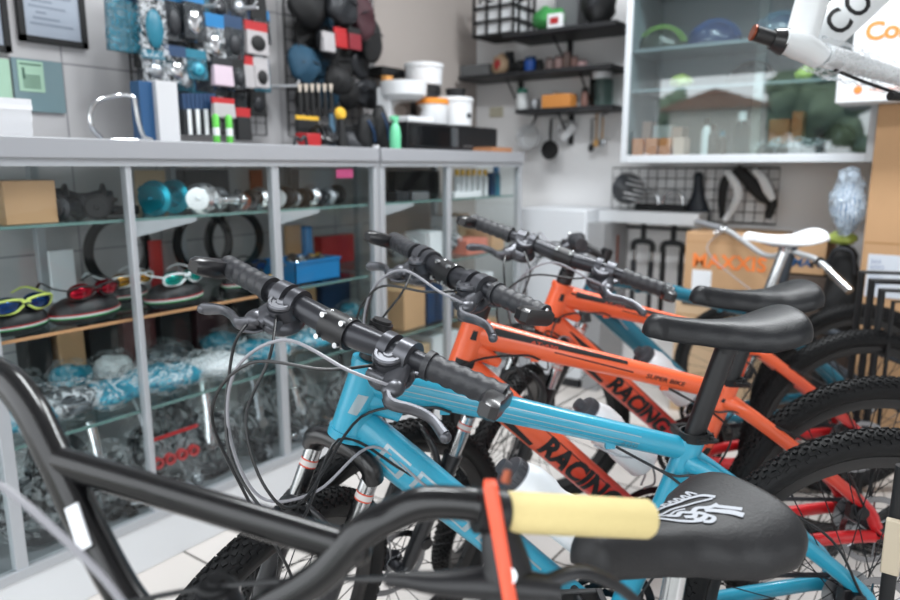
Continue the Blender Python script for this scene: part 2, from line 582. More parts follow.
def wheel_meshes(R=R_OUT, rt=0.025, knobs=True, nk=108, spokes=32, tiremat=rubber):
    """tire, rim, spokes, hub as meshes about the local Y axis"""
    out = {}
    Rc = R - rt
    mb = MB()
    N, m = 96, 16
    vs = []; fs = []
    for i in range(N):
        w = 2 * PI * i / N
        for k in range(m):
            a = 2 * PI * k / m
            rr = Rc + rt * math.cos(a) * (0.94 if knobs else 1)
            vs.append((rr * math.cos(w), rt * 0.98 * math.sin(a), rr * math.sin(w)))
    for i in range(N):
        for k in range(m):
            fs.append((i * m + k, i * m + (k + 1) % m, ((i + 1) % N) * m + (k + 1) % m, ((i + 1) % N) * m + k))
    mb.add(vs, fs)
    if knobs:
        for i in range(nk):
            for a, off, sx, sy in ((10, 0, .0078, .0062), (-10, .5, .0078, .0062), (29, .5, .0080, .0060), (-29, 0, .0080, .0060), (47, 0, .0085, .0058), (-47, .5, .0085, .0058), (65, .5, .009, .0055), (-65, 0, .009, .0055)):
                w = 2 * PI * (i + off) / nk
                ar = math.radians(a)
                M = Matrix.Rotation(-w, 4, 'Y') @ tr(Rc, 0, 0) @ Matrix.Rotation(ar, 4, 'Z') @ tr(rt * 0.965, 0, 0) @ Matrix.Rotation(0.25 if (i % 2) else -0.25, 4, 'X')
                mb.box((0, 0, 0), (0.0058, sy, sx), M)
    out['tire'] = (mb, tiremat)
    ri = R - 2 * rt
    rim = MB()
    prof = [(ri + .004, -.012), (ri + .004, .012), (ri - .006, .0125), (ri - .020, .006), (ri - .020, -.006), (ri - .006, -.0125)]
    rim.lathe(prof, 72, rotm(PI / 2), close=True)
    out['rim'] = (rim, mat('rim_black', '#0e0e10', .4))
    sp = MB()
    for i in range(spokes):
        w = 2 * PI * i / spokes
        side = 1 if i % 2 else -1
        lead = 0.75 if (i // 2) % 2 else -0.75
        a = V((.021 * math.cos(w + lead * 1.6), side * .028, .021 * math.sin(w + lead * 1.6)))
        b = V(((ri - .016) * math.cos(w), 0, (ri - .016) * math.sin(w)))
        sp.tube([a, b], .0011, 5)
        sp.tube([b, b * .955], .0022, 6)
    out['spokes'] = (sp, mat('spoke_black', '#26272a', 0.3, 0.6))
    hb = MB()
    hb.lathe([(.006, -.062), (.011, -.060), (.012, -.036), (.026, -.031), (.026, -.027), (.013, -.022), (.012, .022), (.026, .027), (.026, .031), (.012, .036), (.011, .060), (.006, .062)], 24, rotm(PI / 2))
    hb.cyl((0, -.078, 0), (0, .078, 0), .0048, 10)
    hb.lathe([(.0095, -.071), (.0095, -.064)], 6, rotm(PI / 2)); hb.lathe([(.0095, .064), (.0095, .071)], 6, rotm(PI / 2))
    out['hub'] = (hb, levd)
    ro = MB()
    ro.lathe([(.080, .0385), (.080, .0403), (.066, .0403), (.066, .0385)], 48, rotm(PI / 2), close=True)
    for k in range(6):
        w = 2 * PI * k / 6
        ro.tube([(.014 * math.cos(w), -.0394, .014 * math.sin(w)), (.068 * math.cos(w + .45), -.0394, .068 * math.sin(w + .45))], .0022, 6)
    ro.lathe([(.018, .038), (.018, .0415)], 20, rotm(PI / 2))
    # rotor sits on the left (+y): mirror it over
    for i in range(len(ro.v)): ro.v[i].y *= -1 if True else 1
    out['brake_rotor'] = (ro, mat('rotor_steel', '#8a8c90', 0.25, 1.0))
    return out
_WC = {}
def add_wheel(name, parent, M, key='mtb', rotor=True, **kw):
    """one wheel: an Empty that carries tire, rim, spokes, hub and rotor"""
    e = empty(name, parent, M)
    if key not in _WC:
        _WC[key] = {}
        for n, (mb, m) in wheel_meshes(**kw).items():
            if n == 'brake_rotor' and not rotor: continue
            o = mb.build(n, m, e, ang=30)
            _WC[key][n] = o.data
    else:
        for n, me in _WC[key].items():
            if n == 'brake_rotor' and not rotor: continue
            link_mesh(n, me, e)
    return e

def saddle_top(x, L=0.27):
    """half width and height of the saddle at x metres from its nose"""
    t = min(max(x / L, 0), 1)
    pts = [(0, .004), (.02, .016), (.1, .022), (.3, .025), (.48, .034), (.62, .052), (.75, .068), (.86, .073), (.94, .066), (.985, .045), (1, .012)]
    w = pts[-1][1]
    for (a, b), (c, d) in zip(pts, pts[1:]):
        if a <= t <= c:
            k = (t - a) / (c - a); k = k * k * (3 - 2 * k) if 0.1 < t < 0.9 else math.sin(k * PI / 2) if t <= .1 else 1 - math.cos((1 - k) * PI / 2) if False else k
            w = b + (d - b) * k; break
    z = -.014 * math.sin(PI * min(t / .9, 1)) + .012 * max(0, (t - .7) / .3) - (.012 * (1 - t / .08) ** 2 if t < .08 else 0) - (.02 * ((t - .93) / .07) ** 2 if t > .93 else 0)
    return w, z
def saddle_point(x, y, L=.27, wide=1.0):
    w, z = saddle_top(x, L)
    w *= wide
    k = min(abs(y) / w, 1)
    return V((-x, y, z - .010 * k * k - .012 * k ** 6))
def saddle_mesh(L=0.27, wide=1.0, thick=.034):
    mb = MB()
    secs = []
    for i in range(41):
        t = (1 - math.cos(PI * i / 40)) / 2
        x = L * t
        w, z = saddle_top(x, L); w *= wide
        e = 1.0
        if t < .10: e = math.sqrt(max(.0004, 1 - (1 - t / .10) ** 2)); w = .0235 * wide * e + .001
        if t > .93: e = math.sqrt(max(.02, 1 - ((t - .93) / .07) ** 2))
        z0 = z
        d = thick * (.72 + .28 * min(1, max(0, (t - .35) / .4)))
        mid = z - .012 - d * .35
        q = []
        for j in range(9):
            y = w * (-1 + 2 * j / 8)
            k = abs(y) / w
            q.append(V((-x, y, mid + (z - .010 * k * k - .012 * k ** 6 - mid) * e)))
        for yy, zz in ((1.02, -.022 - d * .35), (.96, -.018 - d * .8), (.55, -.012 - d * .62), (-.55, -.012 - d * .62), (-.96, -.018 - d * .8), (-1.02, -.022 - d * .35)):
            q.append(V((-x, w * yy, mid + (z + zz - mid) * e)))
        secs.append(q)
    mb.loft(secs)
    return mb
def add_saddle(parent, nose, m, wide=1.0, tilt=0.0, L=.27, name='saddle', rail=steel, thick=.040):
    M = tr(nose) @ Matrix.Rotation(tilt, 4, 'Y')
    sd = saddle_mesh(L, wide, thick).build(name, m, parent, ang=60)
    sd.matrix_basis = M
    mod = sd.modifiers.new('soft', 'SUBSURF'); mod.levels = 1; mod.render_levels = 1
    r = MB()
    for s in (-1, 1):
        r.tube([(-.05, s * .010, -.030), (-.09, s * .022, -.046), (-.19, s * .022, -.046), (-.235, s * .034, -.026)], .0035, 8, smooth=4)
    r.build('saddle_rail', rail, sd)
    return sd

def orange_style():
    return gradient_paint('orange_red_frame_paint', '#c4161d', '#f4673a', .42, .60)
BLUE = mat('sky_blue_frame_paint', '#2898b6', 0.32, 0.0, coat=0.6)
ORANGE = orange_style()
TEAL = mat('teal_frame_paint', '#0c667c', 0.35, coat=0.5)
silverd = mat('silver_decal', '#9fb0b8', 0.3, 0.5)
redd = mat('red_decal', '#c5452c', 0.5)

def handlebar(parent, M, half=.27, style='flat', barmat=barm, grips=gripm, blocks=True, levers=True):
    def P(p): return M @ V(p)
    sw = .03
    def bp(y, dz=0):  # centre line of the bar
        a = abs(y)
        return V((-sw * (max(0, a - .05) / half) ** 1.3, y, .006 * min(1, a / .1) + dz))
    hb = MB(M)
    hb.tube([bp(half * (-1 + 2 * i / 20)) for i in range(21)], [.0130, .0130, .0135, .0160, .0195, .0200, .0195, .0160, .0135, .0130, .0130], 24)
    bar = hb.build('handlebar', barmat, parent)
    for s in (1, -1):
        g = MB(M)
        pts = [bp(s * (half - .115 + .115 * i / 23)) for i in range(24)]
        g.tube(pts, [.0195 if (i // 2) % 2 else .0178 for i in range(24)], 18)
        g.tube([bp(s * (half - .119)), bp(s * (half - .110))], .0215, 18)
        gr = g.build('grip', grips, bar)
        if blocks:
            # flat bar-end block that sweeps off the outer end of the grip
            k = MB(M)
            e = bp(s * half)
            pr = [(0, -.014), (.012, .012), (.030, .046), (.042, .074), (.034, .082), (.014, .078), (-.006, .050), (-.018, .014), (-.016, -.010)]
            secs = []
            for zz, q in ((-.013, .82), (-.008, 1.0), (.008, 1.0), (.013, .82)):
                secs.append([V((e.x + .002 + (a - .01) * q * 1.0 + .01, e.y + s * (.010 + (abs(a) * .05)) + s * zz * .8, e.z + zz * .0 + (b - .03) * .0 + zz)) for a, b in pr])
            secs = []
            for zz, q in ((-.012, .80), (-.007, 1.0), (.007, 1.0), (.012, .80)):
                secs.append([V((e.x + (b - .034) * q * .95 + .024, e.y + s * ((a * .9 - b * .22) * q), e.z + zz * 1.15 - .004)) for a, b in pr])
            k.loft(secs)
            k.build('bar_end', mat('bar_end_black', '#1a1a1d', 0.3, coat=0.2), gr, ang=50)
            c = MB(M); c.cyl(e + V((.004, s * .004, .010)), e + V((.004, s * .004, .0145)), .004, 10)
            c.build('end_bolt', steel, gr)
        if levers:
            y0 = s * (half - .150)
            c0 = bp(y0)
            b = MB(M @ tr(c0) @ Matrix.Rotation(.45, 4, 'Y') @ Matrix.Scale(1.35, 4) @ tr(-c0))
            b.cyl(c0 + V((0, -.008, 0)), c0 + V((0, .008, 0)), .0185, 18)
            b.tube([c0 + V((.010, 0, -.006)), c0 + V((.026, s * .004, -.012)), c0 + V((.040, s * .004, -.016))], [.012, .013, .009], 12, flat=.8)
            b.cyl(c0 + V((.034, s * -.024, -.012)), c0 + V((.030, s * .012, -.014)), .0065, 12)
            b.ball(c0 + V((.036, s * .010, -.014)), (.014, .012, .009))
            lev = b.build('brake_lever', levm, parent)
            bl = MB(M @ tr(c0) @ Matrix.Rotation(.45, 4, 'Y') @ Matrix.Scale(1.35, 4) @ tr(-c0))
            o0 = c0 + V((.040, s * .006, -.016))
            bl.tube([o0, o0 + V((.012, s * .014, -.002)), o0 + V((.004, s * .036, -.004)), o0 + V((.002, s * .056, -.006)), o0 + V((.010, s * .078, -.010))], [.006, .0055, .0048, .0045, .0055], 10, smooth=5, flat=1.5)
            bl.ball(o0 + V((.011, s * .079, -.010)), .0062)
            bl.build('lever_blade', levm, lev)
            # shifter pod with its round cover and thumb paddles
            y1 = s * (half - .180)
            c1 = bp(y1)
            sh = MB(M @ tr(c1) @ Matrix.Rotation(.45, 4, 'Y') @ Matrix.Scale(1.35, 4) @ tr(-c1))
            sh.cyl(c1 + V((0, -.006, 0)), c1 + V((0, .006, 0)), .0185, 18)
            sh.ball(c1 + V((.012, s * .012, -.022)), (.026, .026, .013))
            sh.cyl(c1 + V((.010, s * .010, -.016)), c1 + V((.014, s * .010, .004)), .0175, 22)
            sh.tube([c1 + V((0, s * .02, -.026)), c1 + V((-.020, s * .034, -.028)), c1 + V((-.034, s * .038, -.024))], [.006, .007, .009], 10, flat=.5)
            sh.tube([c1 + V((.018, s * .02, -.028)), c1 + V((.040, s * .030, -.028)), c1 + V((.046, s * .040, -.026))], [.005, .006, .008], 10, flat=.5)
            sd = sh.build('shifter', mat('shifter_grey', '#48494e', 0.33, 0.6), parent)
            dk = MB(M @ tr(c1) @ Matrix.Rotation(.45, 4, 'Y') @ Matrix.Scale(1.35, 4) @ tr(-c1))
            dk.lathe([(.0001, .003), (.006, .003), (.007, .0015), (.011, .0015), (.012, .003), (.0150, .003), (.0165, .001), (.0165, -.002)], 24, tr(c1 + V((.0135, s * .010, .005))))
            dk.build('shifter_cap', levm, sd)
    # clamp bolts and small reflector bracket on the centre
    return bar, bp

def mtb(name, label, x, y, yaw, lean, steer, paint, style, group=None, post=.85, sadmat=vinyl, blocks=True, barm_=barm, postmat=satin, half=.27, seatpaint=None, bottle_cage=True, stem_up=.086, sad_thick=.044):
    root = thing(name, label, 'bicycle', (x, y, 0), (-lean, 0, yaw), group)
    Ms = tr(HT) @ Matrix.Rotation(steer, 4, AX) @ tr(-HT)
    # ---- frame
    f = MB()
    headA = HB - AX * .002; headB = HT + AX * .002
    f.cyl(headA, headB, .0320, 32, .0275)
    f.cyl(headA, headA + AX * .014, .0345, 32); f.cyl(headB - AX * .012, headB, .0300, 32)
    top = Spar(HT - AX * .030 - FP * .004, ST - V((-.006, 0, .022)), [.031, .027, .024, .022, .021, .020], [.026, .023, .021, .020, .019, .018])
    dwn = Spar(HB + AX * .022 - FP * .002, BBP + V((.006, 0, .008)), [.037, .037, .035, .033, .031, .029], [.028, .030, .030, .029, .028, .027])
    top.mesh(f); dwn.mesh(f)
    # gusset where the two tubes meet
    f.tube([HT - AX * .060 - FP * .004, HT - AX * .066 - FP * .07 + V((0, 0, -.014))], [.026, .010], 16)
    seat = Spar(BBP, ST, .0205, .0205)
    seat.mesh(f)
    f.cyl(ST - V((-.01, 0, .033)), ST, .0225, 22)
    f.cyl(BBP - V((0, .036, 0)), BBP + V((0, .036, 0)), .021, 24)
    for s in (1, -1):
        f.tube([ST + V((.012, s * .012, -.040)), ST + V((-.045, s * .040, -.070)), RAX + V((.06, s * .062, .085)), RAX + V((.012, s * .066, .020))], [.0125, .0120, .0105, .010], 14, smooth=6, flat=1.3)
        f.tube([BBP + V((-.012, s * .024, -.004)), BBP + V((-.10, s * .050, .004)), RAX + V((.10, s * .062, -.004)), RAX + V((.016, s * .066, 0))], [.015, .013, .012, .011], 14, smooth=6, flat=1.25)
        f.tube([RAX + V((.022, s * .066, .024)), RAX + V((-.004, s * .066, 0)), RAX + V((.022, s * .066, -.002))], [.010, .014, .009], 10, flat=.45)
    f.tube([ST + V((-.052, -.038, -.080)), ST + V((-.052, .038, -.080))], .007, 10)
    # small stops welded under the top tube
    f.box(tuple(top.A + top.d * .13 + V((0, .008, -.024))), (.016, .010, .012)); f.box(tuple(top.A + top.d * .42 + V((0, .008, -.020))), (.016, .010, .012))
    fr = f.build('frame', paint, root, ang=45)
    # ---- stickers
    if style == 'orange':
        d = MB()
        top.patch(d, .035, .33, (.026, .022), (.008, .013))
        top.patch(d, .02, .10, (.020, .012), (.014, .010))
        top.patch(d, .17, .345, (.0035, .001), (.001, -.002))
        d2 = MB()
        top.text(d2, 'SUPER BIKE', .0135, .375, -.001, .02, .15, 1.0, .088)
        dwn.patch(d, .050, .15, (.024, .030), (.020, .004)); dwn.patch(d, .04, .13, (.002, -.006), (-.014, -.030))
        dwn.patch(d, .155, .21, (.028, .026), (.006, .014)); dwn.patch(d, .14, .22, (-.012, -.020), (-.032, -.034))
        dwn.patch(d, .20, .42, (.023, .021), (.0205, .0185))
        for t in (0.30, .44):
            seatp = seat
            seat.patch(d, t - .09, t - .055, (.012, .002), (-.002, -.014)); seat.patch(d, t - .05, t - .02, (.012, .014), (.002, -.002))
        d3 = Spar(headA, headB, [.0320, .0275], [.0320, .0275])
        d3.patch(d, .035, .050, (.022, .022), (-.022, -.022)); d3.patch(d, .095, .115, (.006, .004), (-.008, -.006))
        dwn.text(d2, 'RACING', .068, .235, -.003, .05, .12, 1.0, .225)
        d.build('frame_decal', ink, fr, ang=80)
        d2.build('racing_lettering', ink, fr, ang=80)
        e = MB()
        top.text(e, 'AT-620', .010, .115, .0125, .02, .1, 1.1, .060)
        dwn.text(e, 'SHIMANO', .012, .055, .006, .02, 0, 1.0, .055)
        e.build('model_lettering', redd, fr, ang=80)
    elif style == 'blue':
        d = MB()
        for a, b in ((.010, .0085), (-.002, -.0035), (-.010, -.011)):
            top.patch(d, .03, .47, (a + .003, a), (b + .003, b))
        for k in range(5):
            x0 = .06 + .075 * k
            dwn.patch(d, x0, x0 + .055, (.020, .018), (.016, .014)); dwn.patch(d, x0, x0 + .055, (-.010, -.014), (-.014, -.018))
            dwn.patch(d, x0, x0 + .008, (.020, .020), (-.012, -.012)); dwn.patch(d, x0 + .045, x0 + .055, (.006, .004), (-.018, -.018))
            dwn.patch(d, x0 + .018, x0 + .050, (.006, .004), (.002, 0))
        Spar(headA, headB, .0320, [.0320, .0275]).patch(d, .05, .085, (.012, .004), (-.004, -.014))
        seat.patch(d, .19, .21, (.012, .012), (-.012, -.012))
        d.build('silver_pinstripe', silverd, fr, ang=80)
        e = MB()
        top.text(e, '600', .016, .44, -.009, .0, .15, 1.3)
        e.build('model_lettering', mat('blue_grey_print', '#4f7f90', 0.4), fr, ang=80)
    # ---- seat post, clamp, saddle
    pz = post
    pt = ST + (V((-.052, 0, .178)).normalized()) * ((pz - .012 - ST.z) / .96)
    p = MB(); p.cyl(ST - V((-.01, 0, .04)), pt, .0170, 24); p.cyl(pt - V((0, 0, .01)), pt + V((0, 0, .012)), .019, 16)
    p.cyl(pt + V((0, -.026, .010)), pt + V((0, .026, .010)), .010, 14)
    po = p.build('seat_post', postmat, root)
    c = MB(); c.lathe([(.0215, -.008), (.0250, -.008), (.0250, .008), (.0215, .008)], 24, tr(ST + V((-.002, 0, .004))), close=True)
    c.cyl(ST + V((-.028, -.012, .004)), ST + V((-.028, .012, .004)), .006, 10)
    c.tube([ST + V((-.028, .012, .004)), ST + V((-.026, .034, .006)), ST + V((.008, .042, .010))], [.004, .0045, .006], 10, smooth=4, flat=.6)
    c.build('seat_clamp', blackm, po)
    add_saddle(root, pt + V((.145, 0, .062)), sadmat, tilt=math.radians(-1), thick=sad_thick)
    # ---- fork (steered with the bar)
    fk = MB(Ms)
    fk.cyl(HB - AX * .012, HT + AX * .052, .0143, 18)
    crown = HB - AX * .022
    fc = MB(Ms)
    fc.tube([crown + V((0, .066, -.030)), crown + V((0.004, .060, -.008)), crown + V((.004, .030, .004)), crown + V((.004, -.030, .004)), crown + V((.004, -.060, -.008)), crown + V((0, -.066, -.030))], [.020, .019, .018, .018, .019, .020], 16, smooth=5, flat=.9)
    fko = fc.build('fork', black, root, ang=50)
    fk.build('steerer', satin, fko)
    off = FP * .030
    lowm = mat('fork_lower_black', '#232427', 0.3, 0.2, coat=0.3)
    for s in (1, -1):
        lo = MB(Ms); st_ = MB(Ms); rg = MB(Ms)
        a = crown + V((0, s * .062, -.034)) + FP * .004
        b = FAX + V((0, s * .062, 0)) - FP * .018
        dd = (b - a)
        m1 = a + dd * .27
        st_.cyl(a, m1, .0150, 18)
        lo.tube([m1 - dd * .02, m1 + dd * .03, a + dd * .9, b], [.0200, .0190, .0170, .013], 18)
        lo.tube([b - AX * -.012, b + FP * .018 - AX * .004], [.014, .013], 12, flat=.6)
        stn = st_.build('stanchion', steel, fko)
        rg.cyl(a + dd * .055, a + dd * .095, .01515, 18)
        rg.build('red_ring', redd, fko)
        rg = MB(Ms); rg.cyl(a + dd * .062, a + dd * .088, .01525, 18)
        rg.build('ring_label', mat('ring_label_grey', '#c9c4c2', .4), fko)
        lo.build('fork_lower', lowm, fko, ang=50)
    lo = MB(Ms)
    a = crown + V((0, .062, -.034)); b = FAX + V((0, .062, 0)); mid = a + (b - a) * .30
    mc = V((mid.x, 0, mid.z)) + FP * .028
    lo.tube([mc + V((0, .060, -.022)), mc + V((.006, .054, .022)), mc + V((.014, .030, .052)), mc + V((.018, 0, .062)), mc + V((.014, -.030, .052)), mc + V((.006, -.054, .022)), mc + V((0, -.060, -.022))], [.011, .009, .008, .008, .008, .009, .010], 12, smooth=5, flat=.8)
    lo.build('fork_arch', lowm, fko, ang=50)
    add_wheel('front_wheel', root, Ms @ tr(FAX) @ Matrix.Rotation(.11, 4, 'Y'), key='front', R=R_FRONT, nk=100)
    add_wheel('rear_wheel', root, tr(RAX))
    # ---- stem and bar
    sb = HT + AX * (stem_up - .024); bc = sb + FP * .108 + AX * .018
    s_ = MB(Ms)
    s_.cyl(HT + AX * .004, HT + AX * (stem_up - .050), .0205, 24); s_.cyl(HT + AX * (stem_up - .048), HT + AX * stem_up, .0195, 24)
    s_.cyl(HT + AX * stem_up, HT + AX * (stem_up + .005), .0155, 20)
    s_.tube([sb, sb + FP * .03 + AX * .005, bc], [.016, .0145, .018], 18)
    s_.cyl(bc - V((0, .024, 0)), bc + V((0, .024, 0)), .0245, 24)
    sm = s_.build('stem', satin, root, ang=45)
    bo = MB(Ms)
    for yy in (-.018, .018):
        for zz in (-.017, .017):
            q = bc + FP * .020 + V((0, yy, 0)) + AX * zz
            bo.cyl(q, q + FP * .007, .0042, 10)
            q2 = bc + AX * .0205 * (1 if zz > 0 else -1) + V((0, yy, 0)) + FP * .006
            bo.ball(q2, .0045)
    bo.build('stem_bolt', steel, sm)
    Mb = Ms @ tr(bc) @ Matrix([[FP.x, 0, AX.x, 0], [0, 1, 0, 0], [FP.z, 0, AX.z, 0], [0, 0, 0, 1]])
    bar, bpf = handlebar(root, Mb, half, barmat=barm_, blocks=blocks)
    # ---- cables
    def W(p): return Mb @ V(p)
    hl = half - .15
    side_head = HT - AX * .05 + V((0, .030, 0))
    ct = [
        ([W((.03, -hl + .024, -.014)), W((.075, -hl + .07, -.06)), W((.10, -.04, -.15)), W((.09, .02, -.23)), W((.04, .05, -.25)), top.A + top.d * .02 + V((.03, .034, -.05)), top.A + top.d * .10 + V((0, .024, -.020)), top.A + top.d * .14 + V((0, .016, -.022))], cablem),
        ([W((.03, -hl - .02, -.03)), W((.085, -.11, -.08)), W((.12, -.03, -.20)), W((.07, .07, -.27)), dwn.A + V((.02, .045, -.01)), dwn.A + dwn.d * .10 + V((0, .030, 0)), dwn.A + dwn.d * .16 + V((0, .026, 0))], cablem),
        ([W((.03, hl - .024, -.014)), W((.09, .06, -.03)), W((.125, -.04, -.06)), W((.115, -.09, -.16)), W((.07, -.03, -.27)), W((.03, .05, -.36)), W((.00, .06, -.42))], cablem),
        ([W((.03, hl + .02, -.03)), W((.08, .09, -.02)), W((.115, .00, -.01)), W((.125, -.06, -.08)), W((.11, -.05, -.18)), W((.07, .00, -.26)), W((.01, .05, -.24)), dwn.A + dwn.d * .06 + V((.01, .034, .012)), dwn.A + dwn.d * .16 + V((0, .030, .006))], cableg),
    ]
    for pts, m in ct:
        MB().tube(pts, .0024, 8, smooth=8).build('brake_cable', m, root)
    rc = MB()
    rc.tube([top.A + top.d * .43 + V((0, .020, -.018)), ST + V((.045, .026, -.055)), ST + V((-.02, .040, -.060)), RAX + V((.13, .070, .19)), RAX + V((.05, .078, .07))], .0024, 8, smooth=8)
    rc.tube([top.A + top.d * .43 + V((0, .012, -.020)), ST + V((.03, .030, -.070)), ST + V((.004, .034, -.13)), BBP + V((-.02, .03, .06))], .0024, 8, smooth=6)
    rc.build('rear_cable', cablem, root)
    # ---- brake calipers
    cb = MB(Ms); q = FAX + V((-.055, .060, .055)); cb.box(tuple(q), (.034, .020, .045)); cb.cyl(q + V((0, .008, 0)), q + V((0, .022, 0)), .014, 16)
    cb.build('brake_caliper', satin, root, bevel=.002)
    cb = MB(); q = RAX + V((.055, .058, .060)); cb.box(tuple(q), (.045, .020, .034)); cb.cyl(q + V((0, .008, 0)), q + V((0, .022, 0)), .014, 16)
    cb.build('brake_caliper', satin, root, bevel=.002)
    # ---- cranks, chain, cassette, derailleur on the right; kickstand on the left
    cr = MB()
    M0 = tr(BBP + V((0, -.052, 0))) @ rotm(PI / 2)
    for k, (rr, zz) in enumerate(((.082, .004), (.068, -.002), (.054, -.008))):
        poly = []
        nt = int(rr * 490)
        for i in range(nt * 2):
            w = PI * i / nt; q = rr + (.004 if i % 2 else 0)
            poly.append((q * math.cos(w), q * math.sin(w)))
        inner = [(rr - .012) * 1 for _ in poly]
        vs = [(a, b, zz) for a, b in poly] + [((rr - .013) * math.cos(PI * i / nt), (rr - .013) * math.sin(PI * i / nt), zz) for i in range(nt * 2)]
        vs += [(a, b, zz + .002) for a, b, _ in vs]
        n = nt * 2
        fs = []
        for i in range(n):
            j = (i + 1) % n
            fs += [(i, j, n + j, n + i), (2 * n + i, 3 * n + i, 3 * n + j, 2 * n + j), (i, 2 * n + i, 2 * n + j, j), (n + i, n + j, 3 * n + j, 3 * n + i)]
        cr.add(vs, fs, M0)
    for k in range(5):
        w = 2 * PI * k / 5
        cr.tube([(0, 0, .002), (.070 * math.cos(w), .070 * math.sin(w), .002)], [.010, .006], 8, flat=.5, M=M0)
    cr.lathe([(.088, .006), (.104, .006), (.104, .009), (.088, .009)], 40, M0, close=True)
    cs = cr.build('crankset', mat('chainring_black', '#1b1c1e', 0.35, 0.5), root)
    for s, w in ((1, 1.0), (-1, 1.0 + PI)):
        ca = MB()
        a = BBP + V((0, s * .062, 0)); e = a + V((math.cos(w) * .165, s * .012, math.sin(w) * .165))
        ca.tube([a, a + (e - a) * .5, e], [.015, .011, .012], 12, flat=.6)
        arm = ca.build('crank_arm', satin, root)
        pd = MB()
        q = e + V((0, s * .052, 0))
        pd.cyl(e, e + V((0, s * .09, 0)), .007, 10)
        pd.box(tuple(q + V((.036, 0, 0))), (.012, .080, .022)); pd.box(tuple(q - V((.036, 0, 0))), (.012, .080, .022))
        pd.box(tuple(q + V((0, .036, 0))), (.070, .012, .020)); pd.box(tuple(q - V((0, .036, 0))), (.070, .012, .020)); pd.box(tuple(q), (.07, .014, .018))
        pd.build('pedal', plastic, root, bevel=.002)
    ch = MB()
    M1 = RAX + V((0, -.044, 0)); M2 = BBP + V((0, -.052, 0))
    ch.tube([M1 + V((0, 0, .030)), M2 + V((-.02, 0, .079))], .0035, 6, flat=1.5); ch.tube([M1 + V((.02, 0, -.085)), M2 + V((-.02, 0, -.079))], .0035, 6, flat=1.5)
    ch.build('chain', levd, root)
    k = MB()
    for i in range(7):
        k.lathe([(.018, 0), (.024 + .004 * i, 0), (.024 + .004 * i, .0016), (.018, .0016)], 28, tr(RAX + V((0, -.052 + .0032 * i, 0))) @ rotm(PI / 2), close=True)
    k.build('cassette', alu, root)
    k = MB(); q = RAX + V((.008, -.060, -.05))
    k.ball(q, (.018, .012, .022)); k.tube([q, q + V((.03, .010, -.05))], [.008, .006], 8, flat=.5)
    for dz in (0, -.055): k.lathe([(.003, 0), (.014, 0), (.014, .003), (.003, .003)], 18, tr(q + V((.005 - dz * .3, .012, dz))) @ rotm(PI / 2))
    k.build('rear_derailleur', plastic, root)
    k = MB(); q = BBP + V((-.06, .040, -.012))
    k.tube([q, q + V((-.01, .03, -.05)), q + V((-.06, .115, -.285))], [.009, .008, .008], 12, smooth=4); k.ball(q + V((-.06, .118, -.280)), (.014, .014, .010))
    k.build('kickstand', satin, root)
    # ---- bottle cage
    if bottle_cage:
        k = MB()
        o = dwn.A + dwn.d * .33 + dwn.u * .062
        d_ = dwn.d; u_ = dwn.u
        for s in (1, -1):
            k.tube([o + V((0, s * .008, 0)), o + d_ * .04 + u_ * .02 + V((0, s * .036, 0)), o + d_ * .10 + u_ * .055 + V((0, s * .036, 0)), o + d_ * .15 + u_ * .03 + V((0, s * .03, 0)), o + d_ * .155 + V((0, s * .008, 0))], .0025, 8, smooth=5)
        k.tube([o + d_ * .09 + u_ * .075 + V((0, .030, 0)), o + d_ * .09 + u_ * .078, o + d_ * .09 + u_ * .075 - V((0, .030, 0))], .0025, 8, smooth=4)
        k.build('bottle_cage', alu, root)
    return root, dwn, Ms

def bottle_on(root, dwn, label, along=.31, lift=.106, group='white bottles in the frame cages'):
    """sports bottle standing in the cage of one bicycle"""
    mb = MB()
    mb.lathe([(.0001, 0), (.030, 0), (.035, .006), (.0355, .060), (.032, .075), (.032, .088), (.0358, .102), (.0358, .130), (.030, .148), (.0255, .153)], 32)
    b = mb.build('water_bottle', bottlem, None, ang=50)
    c = MB(); c.lathe([(.0265, .152), (.0268, .166), (.0255, .169), (.013, .172), (.0115, .184), (.0001, .186)], 28)
    for i in range(24):
        w = 2 * PI * i / 24
        c.cyl((.0268 * math.cos(w), .0268 * math.sin(w), .154), (.0268 * math.cos(w), .0268 * math.sin(w), .165), .0012, 5)
    c.build('bottle_cap', capm, b, ang=50)
    r = MB(); r.lathe([(.0260, .149), (.0275, .149), (.0275, .153), (.0260, .153)], 28, close=True); r.build('cap_ring', mat('cap_ring_grey', '#9ea2a8', 0.4), b)
    z = -dwn.d; xx = V((0, 1, 0)); yy = z.cross(xx)
    o = dwn.A + dwn.d * (along + .14) + dwn.u * lift
    sc = 1.15
    L = Matrix([[xx.x, yy.x, z.x, o.x], [xx.y, yy.y, z.y, o.y], [xx.z, yy.z, z.z, o.z], [0, 0, 0, 1]])
    R = Matrix.Translation(root.location) @ root.rotation_euler.to_matrix().to_4x4()
    b.matrix_world = R @ L @ Matrix.Scale(sc, 4)
    settag(b, label, 'water bottle', group)
    return b

